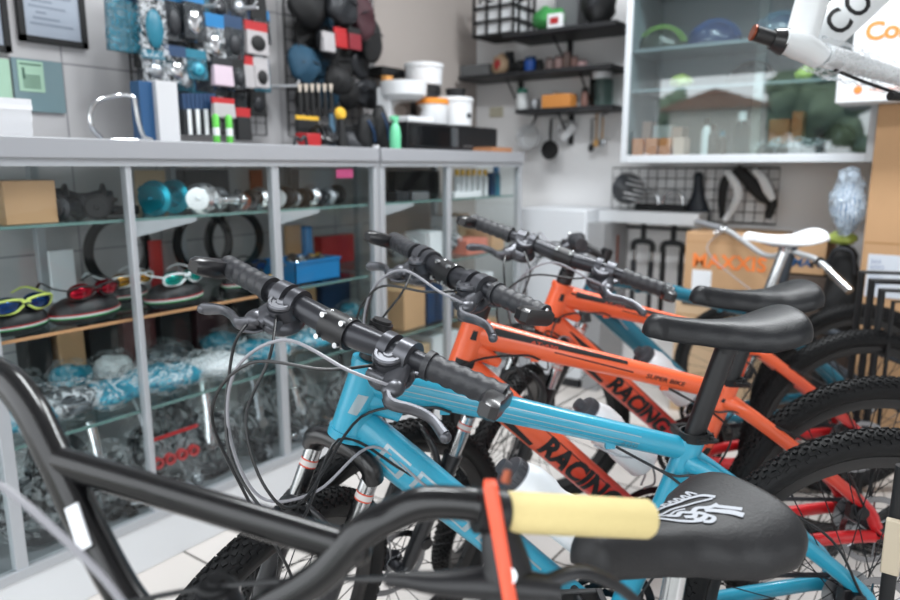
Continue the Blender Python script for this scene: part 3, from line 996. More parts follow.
r1, d1, m1 = mtb('mountain_bike', 'sky blue mountain bike with silver pinstripes, nearest of the parked row', -.071, 1.392, math.radians(219.3), math.radians(1.0), math.radians(56), BLUE, 'blue', 'mountain bikes parked side by side', post=.852, stem_up=.066)
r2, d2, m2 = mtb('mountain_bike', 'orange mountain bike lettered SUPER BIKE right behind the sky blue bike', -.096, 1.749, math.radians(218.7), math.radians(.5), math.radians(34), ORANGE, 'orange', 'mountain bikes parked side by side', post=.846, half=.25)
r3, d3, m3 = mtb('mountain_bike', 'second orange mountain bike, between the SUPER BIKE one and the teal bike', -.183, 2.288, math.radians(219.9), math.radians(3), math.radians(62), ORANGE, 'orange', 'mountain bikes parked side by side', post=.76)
r4, d4, m4 = mtb('mountain_bike', 'teal bike with chrome seat post and white saddle, furthest back in the row', -.24, 2.69, math.radians(219.5), math.radians(2), math.radians(-14), TEAL, 'none', 'mountain bikes parked side by side', post=.885, sadmat=white, postmat=steel, blocks=False, bottle_cage=False, stem_up=.050, half=.17, sad_thick=.022)
bottle_on(r1, d1, 'white bottle in the cage of the sky blue bike')
bottle_on(r2, d2, 'white bottle in the cage of the orange bike lettered SUPER BIKE')
bottle_on(r3, d3, 'white bottle in the cage of the furthest orange bike')
# ------------------------------------------------------------------ glass counters along the left wall
XF, XB = -1.77, -2.32
Z_BASE, Z3, Z2, Z1, ZT0, ZT = .15, .462, .728, .998, 1.155, 1.205
def rx(p0, q0, p1, q1, x):
    """photo rectangle on the plane at x -> y0, y1, z0, z1"""
    pm, qm = (p0 + p1) / 2, (q0 + q1) / 2
    return at(p0, qm, x=x).y, at(p1, qm, x=x).y, at(pm, q1, x=x).z, at(pm, q0, x=x).z
def ry(p0, q0, p1, q1, y):
    pm, qm = (p0 + p1) / 2, (q0 + q1) / 2
    return at(p0, qm, y=y).x, at(p1, qm, y=y).x, at(pm, q1, y=y).z, at(pm, q0, y=y).z
def yx(px, x, py=300): return at(px, py, x=x).y
frame_m = mat('counter_white_aluminium', '#aeb2b7', 0.4, 0.25, var=.06, scale=6)
top_m = mat('counter_top_laminate', '#989a9f', 0.32, var=.05, scale=5)
shelf_g = glass('shelf_glass', '#f4faf9', .8)
edge_m = mat('glass_edge_green', '#63807c', 0.2)
wood_e = mat('shelf_wood_edge', '#b98a62', 0.6)
base_m = mat('counter_base_white', '#d3d6d9', 0.35)
deck_m = mat('counter_deck_grey', '#6b6f73', 0.3)

def counter(label, ya, yb, posts, side_end, shelves, brackets):
    c = thing('display_counter', label, 'display counter', ((XF + XB) / 2, (ya + yb) / 2, 0), group='glass display counters')
    L = tr(-(XF + XB) / 2, -(ya + yb) / 2, 0)
    MB(L).box2((XB, ya, ZT0), (XF + .012, yb, ZT)).build('counter_top', top_m, c, bevel=.003)
    MB(L).box2((XB, ya, 0), (XF, yb, Z_BASE - .012)).build('counter_base', base_m, c, bevel=.003)
    MB(L).box2((XB, ya + .01, Z_BASE - .012), (XF - .01, yb - .01, Z_BASE)).build('bottom_deck', deck_m, c)
    for y in posts:
        pw = .008 if abs(y - 1.026) < .01 else .014
        MB(L).box2((XF - .028, y - pw, Z_BASE - .012), (XF, y + pw, ZT0)).build('front_post', frame_m, c, bevel=.002)
        MB(L).box2((XB, y - .014, Z_BASE - .012), (XB + .028, y + .014, ZT0)).build('rear_post', frame_m, c, bevel=.002)
    MB(L).box2((XF - .02, ya, ZT0 - .018), (XF + .004, yb, ZT0)).build('top_rail', frame_m, c)
    MB(L).box2((XF - .02, ya, Z_BASE - .012), (XF + .004, yb, Z_BASE + .012)).build('bottom_rail', frame_m, c)
    ps = sorted(posts)
    for a, b in zip(ps, ps[1:]):
        MB(L).box2((XF - .012, a + .014, Z_BASE + .012), (XF - .007, b - .014, ZT0 - .018)).build('front_glass', clear, c)
    for y in side_end:
        MB(L).box2((XB + .028, y - .003, Z_BASE), (XF - .028, y + .003, ZT0)).build('end_glass', clear, c)
    for z, ed, y0, y1 in shelves:
        s = MB(L).box2((XB + .03, y0, z - .008), (XF - .035, y1, z)).build('glass_shelf', shelf_g, c)
        MB(L).box2((XF - .035, y0, z - .008), (XF - .031, y1, z)).build('shelf_edge', ed, s)
    for y, z in brackets:
        MB(L).prism([(0, 0), (.19, 0), (.19, -.010), (0, -.042)], .012, L.inverted() @ L @ tr(0, 0, 0) @ Matrix(((0, 0, 1, XF - .034), (1, 0, 0, y), (0, 1, 0, z - .008), (0, 0, 0, 1)))).build('shelf_bracket', frame_m, c)
    return c
y_post = [.10, .665, 1.026, 1.518, 2.0]
counter('long white framed glass counter of bike parts under the tiled wall', .08, 2.005, y_post, [.10, 2.0], [(Z1, edge_m, .12, 1.98), (Z2, wood_e, .12, 1.50), (Z2, edge_m, 1.53, 1.98), (Z3, edge_m, .12, 1.98)],
        [(1.045, Z1), (1.535, Z1)])
counter('shorter glass counter of parts and boxes ending at the back corner', 2.02, 3.09, [2.035, 2.47, 3.075], [3.075], [(Z1, edge_m, 2.05, 3.06), (Z2, edge_m, 2.05, 3.06), (.45, edge_m, 2.05, 3.06)],
        [(2.06, Z1)])

teal = mat('teal_anodised', '#1a8fa3', 0.25, 0.7)
tealp = mat('teal_plastic', '#1c6c82', 0.4, var=.15, scale=30)
bluep = mat('blue_plastic', '#1870a8', 0.35)
navyp = mat('navy_card', '#17375a', 0.5, var=.1, scale=30)
redp = mat('red_plastic', '#a9262a', 0.35)
greenp = mat('green_plastic', '#6cc79a', 0.4)
yellowp = mat('yellow_plastic', '#e0b23a', 0.45)
greyd = mat('dark_grey_part', '#2b2d31', 0.45, 0.3, var=.2, scale=40)
whitep = mat('white_plastic', '#dcdfe2', 0.4)
chrome = mat('chrome', '#d9dbde', 0.1, 1.0)
copper = mat('copper_part', '#8c4a34', 0.35, 0.7)

def hub(label, x, y, z, m, L=.12, r=.03, ax='y', yawr=0, group=None, name='wheel_hub', loc_z=None):
    mb = MB()
    p = [(.004, -L / 2 - .012), (.006, -L / 2 - .01), (.007, -L / 2), (r * .55, -L / 2), (r * .6, -L * .40), (r, -L * .36), (r, -L * .30), (r * .62, -L * .26), (r * .45, -L * .05), (r * .45, L * .1), (r * .62, L * .26), (r, L * .30), (r, L * .36), (r * .75, L * .40), (r * .75, L / 2), (.007, L / 2), (.006, L / 2 + .01), (.004, L / 2 + .012)]
    mb.lathe(p, 24, rotm(PI / 2, 0, 0))
    o = mb.build(name, m, None, tag=(label, 'wheel hub', group))
    o.location = (x, y, z + r); o.rotation_euler = (0, 0, yawr)
    return o
def cbox(name, label, cat, y0, y1, z0, z1, x0, dx, m, group=None, bevel=.002, rot=0):
    o = MB().box2((-dx / 2, -(y1 - y0) / 2, 0), (dx / 2, (y1 - y0) / 2, z1 - z0)).build(name, m, None, bevel=bevel, tag=(label, cat, group))
    o.location = (x0, (y0 + y1) / 2, z0); o.rotation_euler = (0, 0, rot)
    return o
EPS = .0008
# top shelf, left to right
y0 = .74; y1 = yx(50, -1.86, 210)
cbox('cardboard_box', 'small plain kraft box at the left end of the top counter shelf', 'box', y0, y1, Z1 + EPS, Z1 + .105, -1.88, .12, kraft)
cbox('parts_box', 'black small carton behind the kraft box on the top counter shelf', 'box', .72, .78, Z1 + EPS, Z1 + .13, -2.02, .08, blackm)
def pedal_part(label, px, x, m, s=1.0, rz=0.0):
    t = thing('bike_pedal', label, 'pedal', (x, yx(px, x, 205), Z1 + EPS), (0, 0, rz), 'black hubs and pedals on the top shelf')
    mb = MB()
    mb.box((0, 0, .022 * s), (.085 * s, .020 * s, .028 * s)); mb.box((0, .075 * s, .022 * s), (.080 * s, .018 * s, .026 * s))
    mb.box((.036 * s, .037 * s, .022 * s), (.012 * s, .09 * s, .03 * s)); mb.box((-.036 * s, .037 * s, .022 * s), (.012 * s, .09 * s, .03 * s))
    mb.tube([(0, -.01 * s, .022 * s), (0, .085 * s, .022 * s)], .013 * s, 12)
    mb.build('pedal_body', m, t, bevel=.002)
    a = MB(); a.tube([(0, -.055 * s, .022 * s), (0, -.01 * s, .022 * s)], [.006 * s, .009 * s], 12); a.build('axle', steel, t)
hub('black hub with silver flange ring beside the kraft box', -1.86, yx(68, -1.86, 205), Z1 + EPS, greyd, .12, .034, yawr=.5, group='black hubs and pedals on the top shelf')
hub('black hub lying behind the first one on the top shelf', -1.95, yx(85, -1.95, 200), Z1 + EPS, greyd, .14, .046, yawr=-.4, group='black hubs and pedals on the top shelf')
hub('black hub tilted forward left of the teal hub', -1.85, yx(98, -1.85, 205), Z1 + EPS, blackm, .10, .033, yawr=1.0, group='black hubs and pedals on the top shelf')
pedal_part('black platform pedal between the black hubs and the teal hub', 118, -1.88, blackm, .8, .7)
hub('bright teal anodised hub on the top counter shelf', -1.86, yx(165, -1.86, 200), Z1 + EPS, teal, .15, .050, yawr=.45)
k = MB(); k.lathe([(.010, 0), (.030, 0), (.034, .012), (.022, .030), (.012, .05), (.012, .07)], 24); k.tube([(0, 0, .05), (-.02, -.03, .075)], .01, 10)
o = k.build('stem_spacer', teal, None, tag=('teal anodised cone part standing behind the teal hub', 'bike part')); o.location = (-1.97, yx(152, -1.97, 195), Z1 + EPS)
hub('polished silver hub next to the teal hub', -1.86, yx(202, -1.86, 205), Z1 + EPS, chrome, .14, .044, yawr=.8, group='silver hubs on the top shelf')
hub('polished silver hub just left of the counter post', -1.88, yx(228, -1.88, 205), Z1 + EPS, chrome, .11, .034, yawr=-.3, group='silver hubs on the top shelf')
hub('rear one of the silver hubs, lying crosswise', -1.98, yx(214, -1.98, 200), Z1 + EPS, alu, .12, .036, yawr=1.3, group='silver hubs on the top shelf')
cols = [(copper, 'copper brown'), (greyd, 'dark grey'), (chrome, 'chrome'), (blackm, 'matte black'), (whitep, 'white'), (greyd, 'charcoal'), (alu, 'dull silver'), (blackm, 'black'), (chrome, 'bright silver'), (greyd, 'grey'), (alu, 'silver'), (blackm, 'jet black')]
pos = ['first', 'second', 'third', 'fourth', 'fifth', 'sixth', 'seventh', 'eighth', 'ninth', 'tenth', 'eleventh', 'last']
for i, (m, cn) in enumerate(cols):
    px = 243 + i * 8.6
    r = .028 + .004 * ((i * 7) % 3)
    mb = MB()
    mb.lathe([(r * .35, -.008), (r * .8, -.008), (r, -.003), (r, .005), (r * .7, .011), (r * .35, .011)], 24, rotm(PI / 2), close=True)
    o = mb.build('headset_ring', m, None, tag=('%s ring part, %s from the left in the row of rings' % (cn, pos[i]), 'bike part', 'row of rings on the top shelf'))
    o.location = (-1.88, yx(px, -1.88, 205), Z1 + r + EPS); o.rotation_euler = (0, 0, .5 - .05 * (i % 4))
for i in range(6):
    m, cn = [(chrome, 'chrome'), (greyd, 'grey'), (alu, 'silver'), (blackm, 'black'), (copper, 'brown'), (whitep, 'white')][i]
    hub('small %s cone behind the row of rings on the top shelf' % cn, -2.0, yx(262 + i * 14, -2.0, 200), Z1 + EPS, m, .05, .022, yawr=.4 * i, group='small cones behind the rings', name='bearing_cone')

# second shelf: striped black cases with sunglasses on top
def eyewear(px, x, lens, lenscol, frame_, fcol, s=1.0, two=None):
    y = yx(px, x, 320)
    c = thing('eyewear_case', 'black domed case with red, white and green stripes under the %s sunglasses' % lenscol, 'eyewear case', (x, y, Z2 + EPS), (0, 0, .25), 'striped eyewear cases')
    mb = MB(); secs = []
    def cs(z, rx_, ry_): return [V((rx_ * math.cos(2 * PI * k / 32), ry_ * math.sin(2 * PI * k / 32) * (1 - .12 * math.cos(2 * PI * k / 32)), z)) for k in range(32)]
    a, b = .050 * s, .090 * s
    prof = [(0, .6), (.003, .86), (.014, .99), (.024, 1.0), (.036, .97), (.048, .85), (.056, .65), (.060, .35)]
    mb.loft([cs(z * s, a * q, b * q) for z, q in prof]).build('case_shell', mat('case_black', '#1a1b1e', .55), c, ang=60)
    for zz, m in ((.026, redp), (.0225, whitep), (.019, mat('stripe_green', '#2f8f4e', .5))):
        MB().loft([cs((zz - .0015) * s, a * 1.012, b * 1.012), cs((zz + .0015) * s, a * 1.012, b * 1.012)]).build('stripe', m, c)
    g = thing('sunglasses', 'sports sunglasses with %s mirror lenses and %s frame on a striped case' % (lenscol, fcol), 'sunglasses', (x + .008, y, Z2 + .062 * s), (0, 0, .25), 'sunglasses on the cases')
    fr = MB()
    for sd in (-1, 1):
        fr.tube([(.030, sd * .004, .020), (.032, sd * .030, .024), (.024, sd * .060, .020), (.020, sd * .056, .002), (.028, sd * .024, -.001), (.030, sd * .004, .010)], .0026, 8, smooth=4, closed=False)
        fr.tube([(.024, sd * .060, .018), (-.01, sd * .068, .022), (-.05, sd * .062, .030), (-.075, sd * .052, .018)], .003, 8, smooth=5, flat=.6)
    fr.tube([(.032, -.008, .016), (.034, 0, .018), (.032, .008, .016)], .003, 8)
    fr.build('glasses_frame', frame_, g); g.scale = (1.3, 1.3, 1.3)
    for sd in (-1, 1):
        l = MB(); l.ball((.018, sd * .031, .012), (.016, .029, .017), n=20, m=12); l.build('lens', lens, g)
red_l = mat('mirror_red_lens', '#a3122a', .08, .85); gold_l = mat('mirror_gold_lens', '#c98a1e', .08, .85)
teal_l = mat('mirror_teal_lens', '#0f9c92', .08, .85); blue_l = mat('mirror_blue_lens', '#123f7c', .08, .85)
lime = mat('lime_frame', '#c5d46a', .4)
eyewear(15, -1.87, blue_l, 'deep blue', lime, 'lime', 1.0)
eyewear(88, -1.87, red_l, 'red', blackm, 'black', 1.15)
eyewear(178, -1.87, teal_l, 'teal', whitep, 'white', 1.15)
eyewear(128, -2.05, gold_l, 'gold', whitep, 'white cord', .9)
eyewear(246, -1.93, blue_l, 'navy', blackm, 'matte black', 1.0)
# blue bin with parts on the same level, in the bay right of the second post
bx = thing('parts_bin', 'bright blue plastic bin holding silver parts, on the counter shelf', 'bin', (-1.93, yx(308, -1.9, 270), Z2 + EPS), (0, 0, .0))
w, d_, h = .22, .17, .080
b = MB(); b.box2((-d_ / 2, -w / 2, 0), (d_ / 2, w / 2, .004))
b.box2((d_ / 2 - .004, -w / 2, 0), (d_ / 2, w / 2, h)); b.box2((-d_ / 2, -w / 2, 0), (-d_ / 2 + .004, w / 2, h))
b.box2((-d_ / 2, -w / 2, 0), (d_ / 2, -w / 2 + .004, h)); b.box2((-d_ / 2, w / 2 - .004, 0), (d_ / 2, w / 2, h))
b.build('bin_shell', bluep, bx)
b = MB(); b.box2((d_ / 2 - .002, -w / 2 - .003, h - .008), (d_ / 2 + .004, w / 2 + .003, h)); b.build('bin_rim', bluep, bx)
for i in range(5):
    hub('%s part poking out of the blue bin' % ['silver', 'black', 'chrome ringed', 'grey', 'brass toned'][i], -1.93 + .03 * math.cos(i * 2), yx(308, -1.9, 270) - .07 + i * .035, Z2 + .045 + .008 * (i % 2), [chrome, blackm, alu, greyd, yellowp][i], .06, .022, yawr=i * .8, group='parts in the blue bin', name='bearing_part')
hub('yellow and silver spool standing left of the blue bin', -1.88, yx(270, -1.88, 275), Z2 + EPS, yellowp, .05, .022, yawr=.6, name='cable_spool')
cbox('spray_tube', 'small blue and white upright bottle behind the blue bin', 'bottle', yx(304, -2.05, 250), yx(311, -2.05, 250), Z2 + EPS, Z2 + .18, -2.05, .03, bluep, bevel=.006)

# lower shelves: bagged teal goods, cranksets, rings
def bag(label, y, z, x, dx, dy, dz, m=film1, inner=None, name='plastic_bag', cat='plastic bag', group=None, rz=0, seed=0, iname='bag_content'):
    t = thing(name, label, cat, (x, y, z), (0, 0, rz), group)
    o = MB(); o.ball((0, 0, dz / 2), (dx / 2, dy / 2, dz / 2), n=36, m=18)
    off = V((seed * 3.1, seed * 1.7, 0))
    vs = []
    for p in o.v:
        q = p + noise.noise_vector((p + off) * 22) * min(dx, dy, dz) * .16 + noise.noise_vector((p + off) * 60) * min(dx, dy, dz) * .05
        q.z = max(q.z, .001)
        vs.append(q)
    o.v = vs
    o.build('bag_film', m, t, ang=25)
    if inner:
        i_ = MB(); i_.ball((0, 0, dz * .42), (dx * .42, dy * .44, dz * .34), n=24, m=12)
        vs = []
        for p in i_.v:
            q = p + noise.noise_vector((p + off) * 30) * .012
            q.z = max(q.z, .003); vs.append(q)
        i_.v = vs
        i_.build(iname, inner, t, ang=40)
    return t
def mesh_pattern(name, c1, c2, sc=60):
    if name in MATS: return MATS[name]
    m = mat(name, c1, .4)
    nt = m.node_tree
    ck = nt.nodes.new('ShaderNodeTexWave'); ck.inputs['Scale'].default_value = sc; ck.inputs['Distortion'].default_value = 6
    tc = nt.nodes.new('ShaderNodeTexCoord'); mx = nt.nodes.new('ShaderNodeMix'); mx.data_type = 'RGBA'
    mx.inputs[6].default_value = lin(c1); mx.inputs[7].default_value = lin(c2)
    nt.links.new(tc.outputs['Object'], ck.inputs['Vector']); nt.links.new(ck.outputs['Fac'], mx.inputs[0])
    nt.links.new(mx.outputs[2], nt.nodes['Principled BSDF'].inputs['Base Color'])
    return m
tealx = mesh_pattern('teal_patterned_card', '#0f6480', '#3a9db2', 40)
dark_x = mesh_pattern('dark_mixed_parts', '#1a1c20', '#5c6268', 30)
rows = [(8, .20, .20, tealx, 'teal bagged goods at the far left of the third shelf'), (62, .18, .16, dark_x, 'clear bag of dark parts beside the teal bag on the third shelf'),
        (105, .17, .17, tealx, 'clear bag with a blue chain-like insert, tied end to the right'), (160, .22, .20, tealx, 'long clear bag of teal goods in the middle of the third shelf'),
        (215, .20, .20, whitep, 'milky bag with pale contents between two teal bags'), (262, .17, .20, tealx, 'teal bagged goods right before the third counter post'),
        (310, .20, .16, tealx, 'teal and clear bag under the blue bin'), (345, .14, .16, dark_x, 'grey plastic bag in the right corner of the third shelf')]
for i, (px, dy, dx, inn, lab) in enumerate(rows):
    for lvl in range(1):
        bag(lab, yx(px, -1.93, 400), Z3 + EPS, -1.91, dx * 1.15, dy * 1.2, .090 + .012 * (i % 2), film1, inn, group='bags on the third shelf', seed=i + 1, rz=.2 * (i % 3) - .2)
    bag('back row bag, ' + lab, yx(px + 12, -2.12, 380), Z3 + EPS, -2.14, dx * .85, dy * .80, .10, film2, [dark_x, tealx, whitep][i % 3], group='back row bags on the third shelf', seed=i + 20)
def crankset_bag(px, x, z, label, s=1.0, m=chrome, rz=0):
    t = thing('bagged_crankset', label, 'crankset', (x, yx(px, x, 480), z), (0, 0, rz), 'cranksets in the bottom of the counter')
    k = MB(Matrix.Translation((0, 0, .085 * s)) @ rotm(0, PI / 2 - .35, 0))
    for rr, zz in ((.082, 0), (.064, .006)):
        k.lathe([(rr * .80 * s, zz), (rr * s, zz), (rr * s, zz + .003), (rr * .8 * s, zz + .003)], 40, close=True)
    for j in range(5):
        w = 2 * PI * j / 5; k.tube([(0, 0, .003), (.066 * s * math.cos(w), .066 * s * math.sin(w), .003)], [.012 * s, .007 * s], 8, flat=.5)
    k.build('chainring', greyd, t)
    a = MB(Matrix.Translation((0, 0, .085 * s)) @ rotm(0, PI / 2 - .35, 0)); a.tube([(0, 0, .016), (-.09 * s, .01, .022), (-.17 * s, .014, .026)], [.017 * s, .012 * s, .014 * s], 14, flat=.6, smooth=4); a.cyl((0, 0, 0), (0, 0, .025), .018 * s, 18)
    a.build('crank_arm', m, t)
    b = MB(); b.ball((.0, 0, .11 * s), (.075 * s, .10 * s, .105 * s), n=30, m=16)
    vs = []
    for p in b.v:
        q = p + noise.noise_vector((p + V((px, 0, 0))) * 18) * .02; q.z = max(q.z, .001); vs.append(q)
    b.v = vs; b.build('bag_film', film2, t, ang=25)
cz = Z_BASE + EPS
for i, (px, x, s, m, lab) in enumerate([(35, -1.88, 1.15, blackm, 'black crank arm and ring in a bag, left bottom of the counter'), (100, -1.88, 1.1, chrome, 'silver crankset bagged in front of the second bay'),
        (150, -2.0, 1.1, alu, 'dull silver crankset behind the red ring pack'), (212, -1.88, 1.25, chrome, 'tall bagged crankset with long silver arm, centre bottom of the counter'),
        (262, -1.92, 1.1, alu, 'bagged crankset leaning at the third bay post'), (300, -1.90, 1.1, chrome, 'silver crankset in a bag below the blue bin'), (345, -1.9, 1.0, greyd, 'dark crankset in a bag at the right end of the counter bottom'),
        (60, -2.12, 1.2, chrome, 'rear bagged crankset behind the left pair'), (180, -2.14, 1.2, greyd, 'rear bagged dark crankset in the middle of the bottom deck'), (290, -2.14, 1.2, alu, 'rear bagged crankset in the right bay')]):
    crankset_bag(px, x, cz, lab, s, m, .3 * (i % 3) - .2)
for i, (p0, p1, h, m, cn) in enumerate([(20, 45, .20, blackm, 'black'), (52, 78, .17, kraft, 'kraft'), (84, 112, .22, blackm, 'tall black'), (118, 150, .19, mat('dark_red_carton', '#4a1c1e', .6), 'dark red'), (156, 186, .22, blackm, 'matte black'), (192, 222, .18, mat('maroon_carton', '#3a2226', .6), 'maroon'), (228, 256, .22, blackm, 'wide black'), (284, 312, .18, kraft, 'brown'), (318, 346, .20, navyp, 'navy')]):
    cbox('parts_carton', '%s carton at the back of the third shelf, under the %s' % (cn, ['lime sunglasses', 'kraft box', 'red sunglasses', 'gold sunglasses', 'teal sunglasses', 'bar end', 'navy sunglasses', 'blue bin', 'corner of the bin'][i]), 'carton', yx(p0, -2.25, 330), yx(p1, -2.25, 330), Z3 + EPS, Z3 + h, -2.255, .08, m, 'cartons behind the bags')
# red rings on a clear pack
t = thing('ring_pack', 'clear pack with a red header and four red rings in a row', 'ring pack', (-1.84, yx(170, -1.84, 430), cz), (0, 0, 0))
MB().box2((-.012, -.085, .0), (.012, .085, .20)).build('pack_film', film2, t)
MB().box2((.010, -.085, .196), (.015, .085, .206)).build('header_strip', redp, t)
for i in range(4):
    k = MB(); k.lathe([(.010, -.008), (.017, -.008), (.017, .008), (.010, .008)], 24, tr(.020, -.060 + .04 * i, .13) @ rotm(0, PI / 2), close=True)
    k.build('red_ring', redp, t)
# loose small parts covering the bottom deck
random.seed(3)
for i in range(26):
    y = .8 + 1.15 * random.random(); x = -1.83 - .05 * random.random()
    m, cn = random.choice([(chrome, 'chrome'), (greyd, 'dark grey'), (alu, 'silver'), (blackm, 'black')])
    L = .035 + .03 * random.random()
    o = hub('small %s spool among the loose parts at the front of the counter bottom' % cn, x, y, cz, m, L, .015 + .008 * random.random(), yawr=random.random() * 3, group='loose %s parts on the counter bottom' % cn, name='small_part')
# tires standing at the back of the counter
for i, (px, r, lab) in enumerate([(120, .128, 'black tire stored upright in the left bay behind the sunglasses'), (205, .128, 'black tire standing behind the silver hubs, left of the second post'), (236, .128, 'second black tire right behind the first, touching the rear post')]):
    k = MB(); N, m_ = 64, 10; vs = []; fs = []
    for a in range(N):
        w = 2 * PI * a / N
        for b_ in range(m_):
            q = 2 * PI * b_ / m_; rr = r - .016 + .016 * math.cos(q)
            vs.append((rr * math.cos(w), .016 * math.sin(q), rr * math.sin(w)))
    for a in range(N):
        for b_ in range(m_): fs.append((a * m_ + b_, a * m_ + (b_ + 1) % m_, ((a + 1) % N) * m_ + (b_ + 1) % m_, ((a + 1) % N) * m_ + b_))
    k.add(vs, fs)
    o = k.build('tire_roll', rubber, None, tag=(lab, 'tire', 'tires stored in the counter'))
    o.location = (-2.27, yx(px, -2.27, 260), Z2 + r + EPS); o.rotation_euler = (0, 0, PI / 2 - .12 * (i - 1))
# rear view of the shelves: cards, grilles, tubes (background)
for i, (px0, q0, px1, q1, x, m, nm, cat, lab) in enumerate([
        (135, 160, 165, 200, -2.2, kraft2, 'parts_card', 'card', 'tan printed card standing behind the teal hub'),
        (180, 160, 225, 200, -2.2, blackm, 'brake_shoe_pack', 'pack', 'black pack behind the silver hubs'),
        (250, 165, 262, 195, -2.2, copper, 'parts_card', 'card', 'brown card standing behind the copper ring'),
        (295, 160, 330, 190, -2.2, alu, 'parts_tin', 'tin', 'silver tin behind the ring row'),
        (50, 250, 75, 300, -2.2, paper, 'parts_card', 'card', 'white card leaning behind the red sunglasses'),
        (150, 240, 162, 285, -2.2, redp, 'parts_card', 'card', 'narrow red card behind the teal sunglasses'),
        (285, 225, 300, 255, -2.2, kraft, 'parts_card', 'card', 'kraft card behind the blue bin'),
        (318, 235, 350, 255, -2.15, redp, 'parts_pack', 'pack', 'red pack lying behind the blue bin')]):
    a, b_, c_, d_ = rx(px0, q0, px1, q1, x)
    zb = Z1 if q1 < 210 else Z2
    cbox(nm, lab, cat, a, b_, zb + EPS, max(zb + .05, min(d_, ZT0 - .03 if zb == Z1 else Z1 - .03)), x, .012 if 'card' in nm else .05, m)

# ------------------------------------------------------------------ right counter contents
def tubeitem(label, px, x, z, r, h, m, capm_, group=None, name='glue_tube', cat='tube'):
    t = thing(name, label, cat, (x, yx(px, x, 180), z + EPS), group=group)
    MB().lathe([(r, 0), (r, h * .7), (r * .6, h * .78)], 16).build('tube_body', m, t)
    MB().lathe([(r * .7, h * .78), (r * .7, h), (.0001, h)], 14).build('tube_cap', capm_, t)
nm_ = ['leftmost', 'second', 'third', 'fourth', 'fifth', 'rightmost']
for i in range(6):
    tubeitem('%s white tube with a yellow cap on the upper shelf' % nm_[i], 457 + i * 5.6, -1.86, Z1, .015, .125, whitep, yellowp, 'yellow capped tubes')
tubeitem('tall teal bottle right of the yellow capped tubes', 496, -1.86, Z1, .022, .14, tealp, bluep, name='lube_bottle', cat='bottle')
def on(label, name, cat, px0, px1, z, h, x, dx, m, group=None):
    return cbox(name, label, cat, yx(px0, x, 220), yx(px1, x, 220), z + EPS, z + h, x, dx, m, group)
on('grey tray of brake shoes on the left of the upper shelf', 'parts_tray', 'tray', 388, 400, Z1, .04, -1.86, .10, greyd)
on('silver flat tool set box beside the grey tray', 'tool_box', 'box', 404, 420, Z1, .035, -1.87, .10, alu)
on('white flat pack in front of the yellow capped tubes', 'parts_pack', 'pack', 452, 478, Z1, .028, -1.815, .03, whitep)
on('dark monitor-like black panel at the back of the upper shelf', 'black_case', 'case', 392, 436, Z1, .12, -2.2, .05, blackm)
on('small red and navy box at the far end of the upper shelf', 'parts_box', 'box', 487, 493, Z1, .11, -1.87, .04, navyp)
on('kraft box under the white carton, far end of the counter', 'cardboard_box', 'box', 479, 491, Z2, .10, -1.90, .16, kraft)
on('pink and red parcel in the middle of the right counter', 'parcel', 'parcel', 455, 476, Z2, .07, -1.90, .14, mat('salmon_pack', '#cc7a68', .6))
on('white carton on the middle shelf behind the handlebar end', 'carton', 'box', 440, 448, Z2, .16, -2.12, .12, paper)
on('tan carton at the right end of the middle shelf', 'cardboard_box', 'box', 452, 461, Z2, .17, -2.1, .10, kraft2)
on('pale carton at the left of the middle shelf', 'carton', 'box', 415, 432, Z2, .12, -1.95, .12, paper)
bag('dark grey bag of parts on the middle shelf of the right counter', yx(400, -1.95), Z2 + EPS, -1.95, .18, .15, .12, film1, dark_x, seed=41)
bag('bag of mixed grey parts next to the pink parcel', yx(443, -1.95), Z2 + EPS, -1.95, .18, .16, .13, film1, dark_x, seed=42)
for i, (p0, p1, m, cn) in enumerate([(388, 410, kraft, 'kraft'), (413, 440, navyp, 'navy'), (442, 457, kraft2, 'light tan'), (459, 468, kraft, 'brown'), (470, 480, paper, 'white')]):
    on('%s box on the lowest glass shelf of the right counter' % cn, 'cardboard_box', 'box', p0, p1, .45, .17 - .02 * (i % 2), -1.92, .16, m)
    on('big %s box on the bottom deck of the right counter' % cn, 'storage_box', 'box', p0, p1, Z_BASE, .20 + .02 * (i % 3), -1.98, .22, [kraft2, paper, kraft, navyp, kraft][i])
cbox('brand_sticker', 'small pink and blue sticker at the upper right of the long counter glass', 'sticker', yx(341, XF + .001), yx(357, XF + .001), 1.097, 1.128, XF - .0035, .001, mat('pink_blue_sticker', '#a5446e', .4), bevel=0)
MB().box((0, 0, 0), (.02, .012, .01)).build('seam_cap', whitep, None, tag=('small white plastic cap where the two counter tops meet', 'cap')).location = (XF - .01, 2.012, ZT + .0055)

# ------------------------------------------------------------------ things on the counter tops
# white woven basket
y0, y1, z0, z1 = rx(-30, 100, 17, 136, -1.95)
t = thing('storage_basket', 'white woven basket at the far left of the counter top', 'basket', (-1.95, (y0 + y1) / 2, ZT + EPS))
mb = MB(); hw = (y1 - y0) / 2; hh = z1 - ZT
for k in range(7):
    q = .92 + .08 * k / 6
    mb.box((0, 0, hh * (k + .5) / 7), (.17 * q + .003 * (k % 2), 2 * hw * q + .003 * (k % 2), hh / 7.4))
mb.box2((-.08, -hw * .92, 0), (.08, hw * .92, hh * .97))
mb.build('basket_weave', mat('basket_white', '#dcdde0', .6), t)
mb = MB()
for k in range(28):
    yy = -hw * .93 + 2 * hw * .93 * k / 27
    mb.tube([(.082, yy * .97, 0), (.0845, yy, hh)], .0016, 6)
mb.build('basket_ribs', mat('basket_white', '#dcdde0', .6), t)
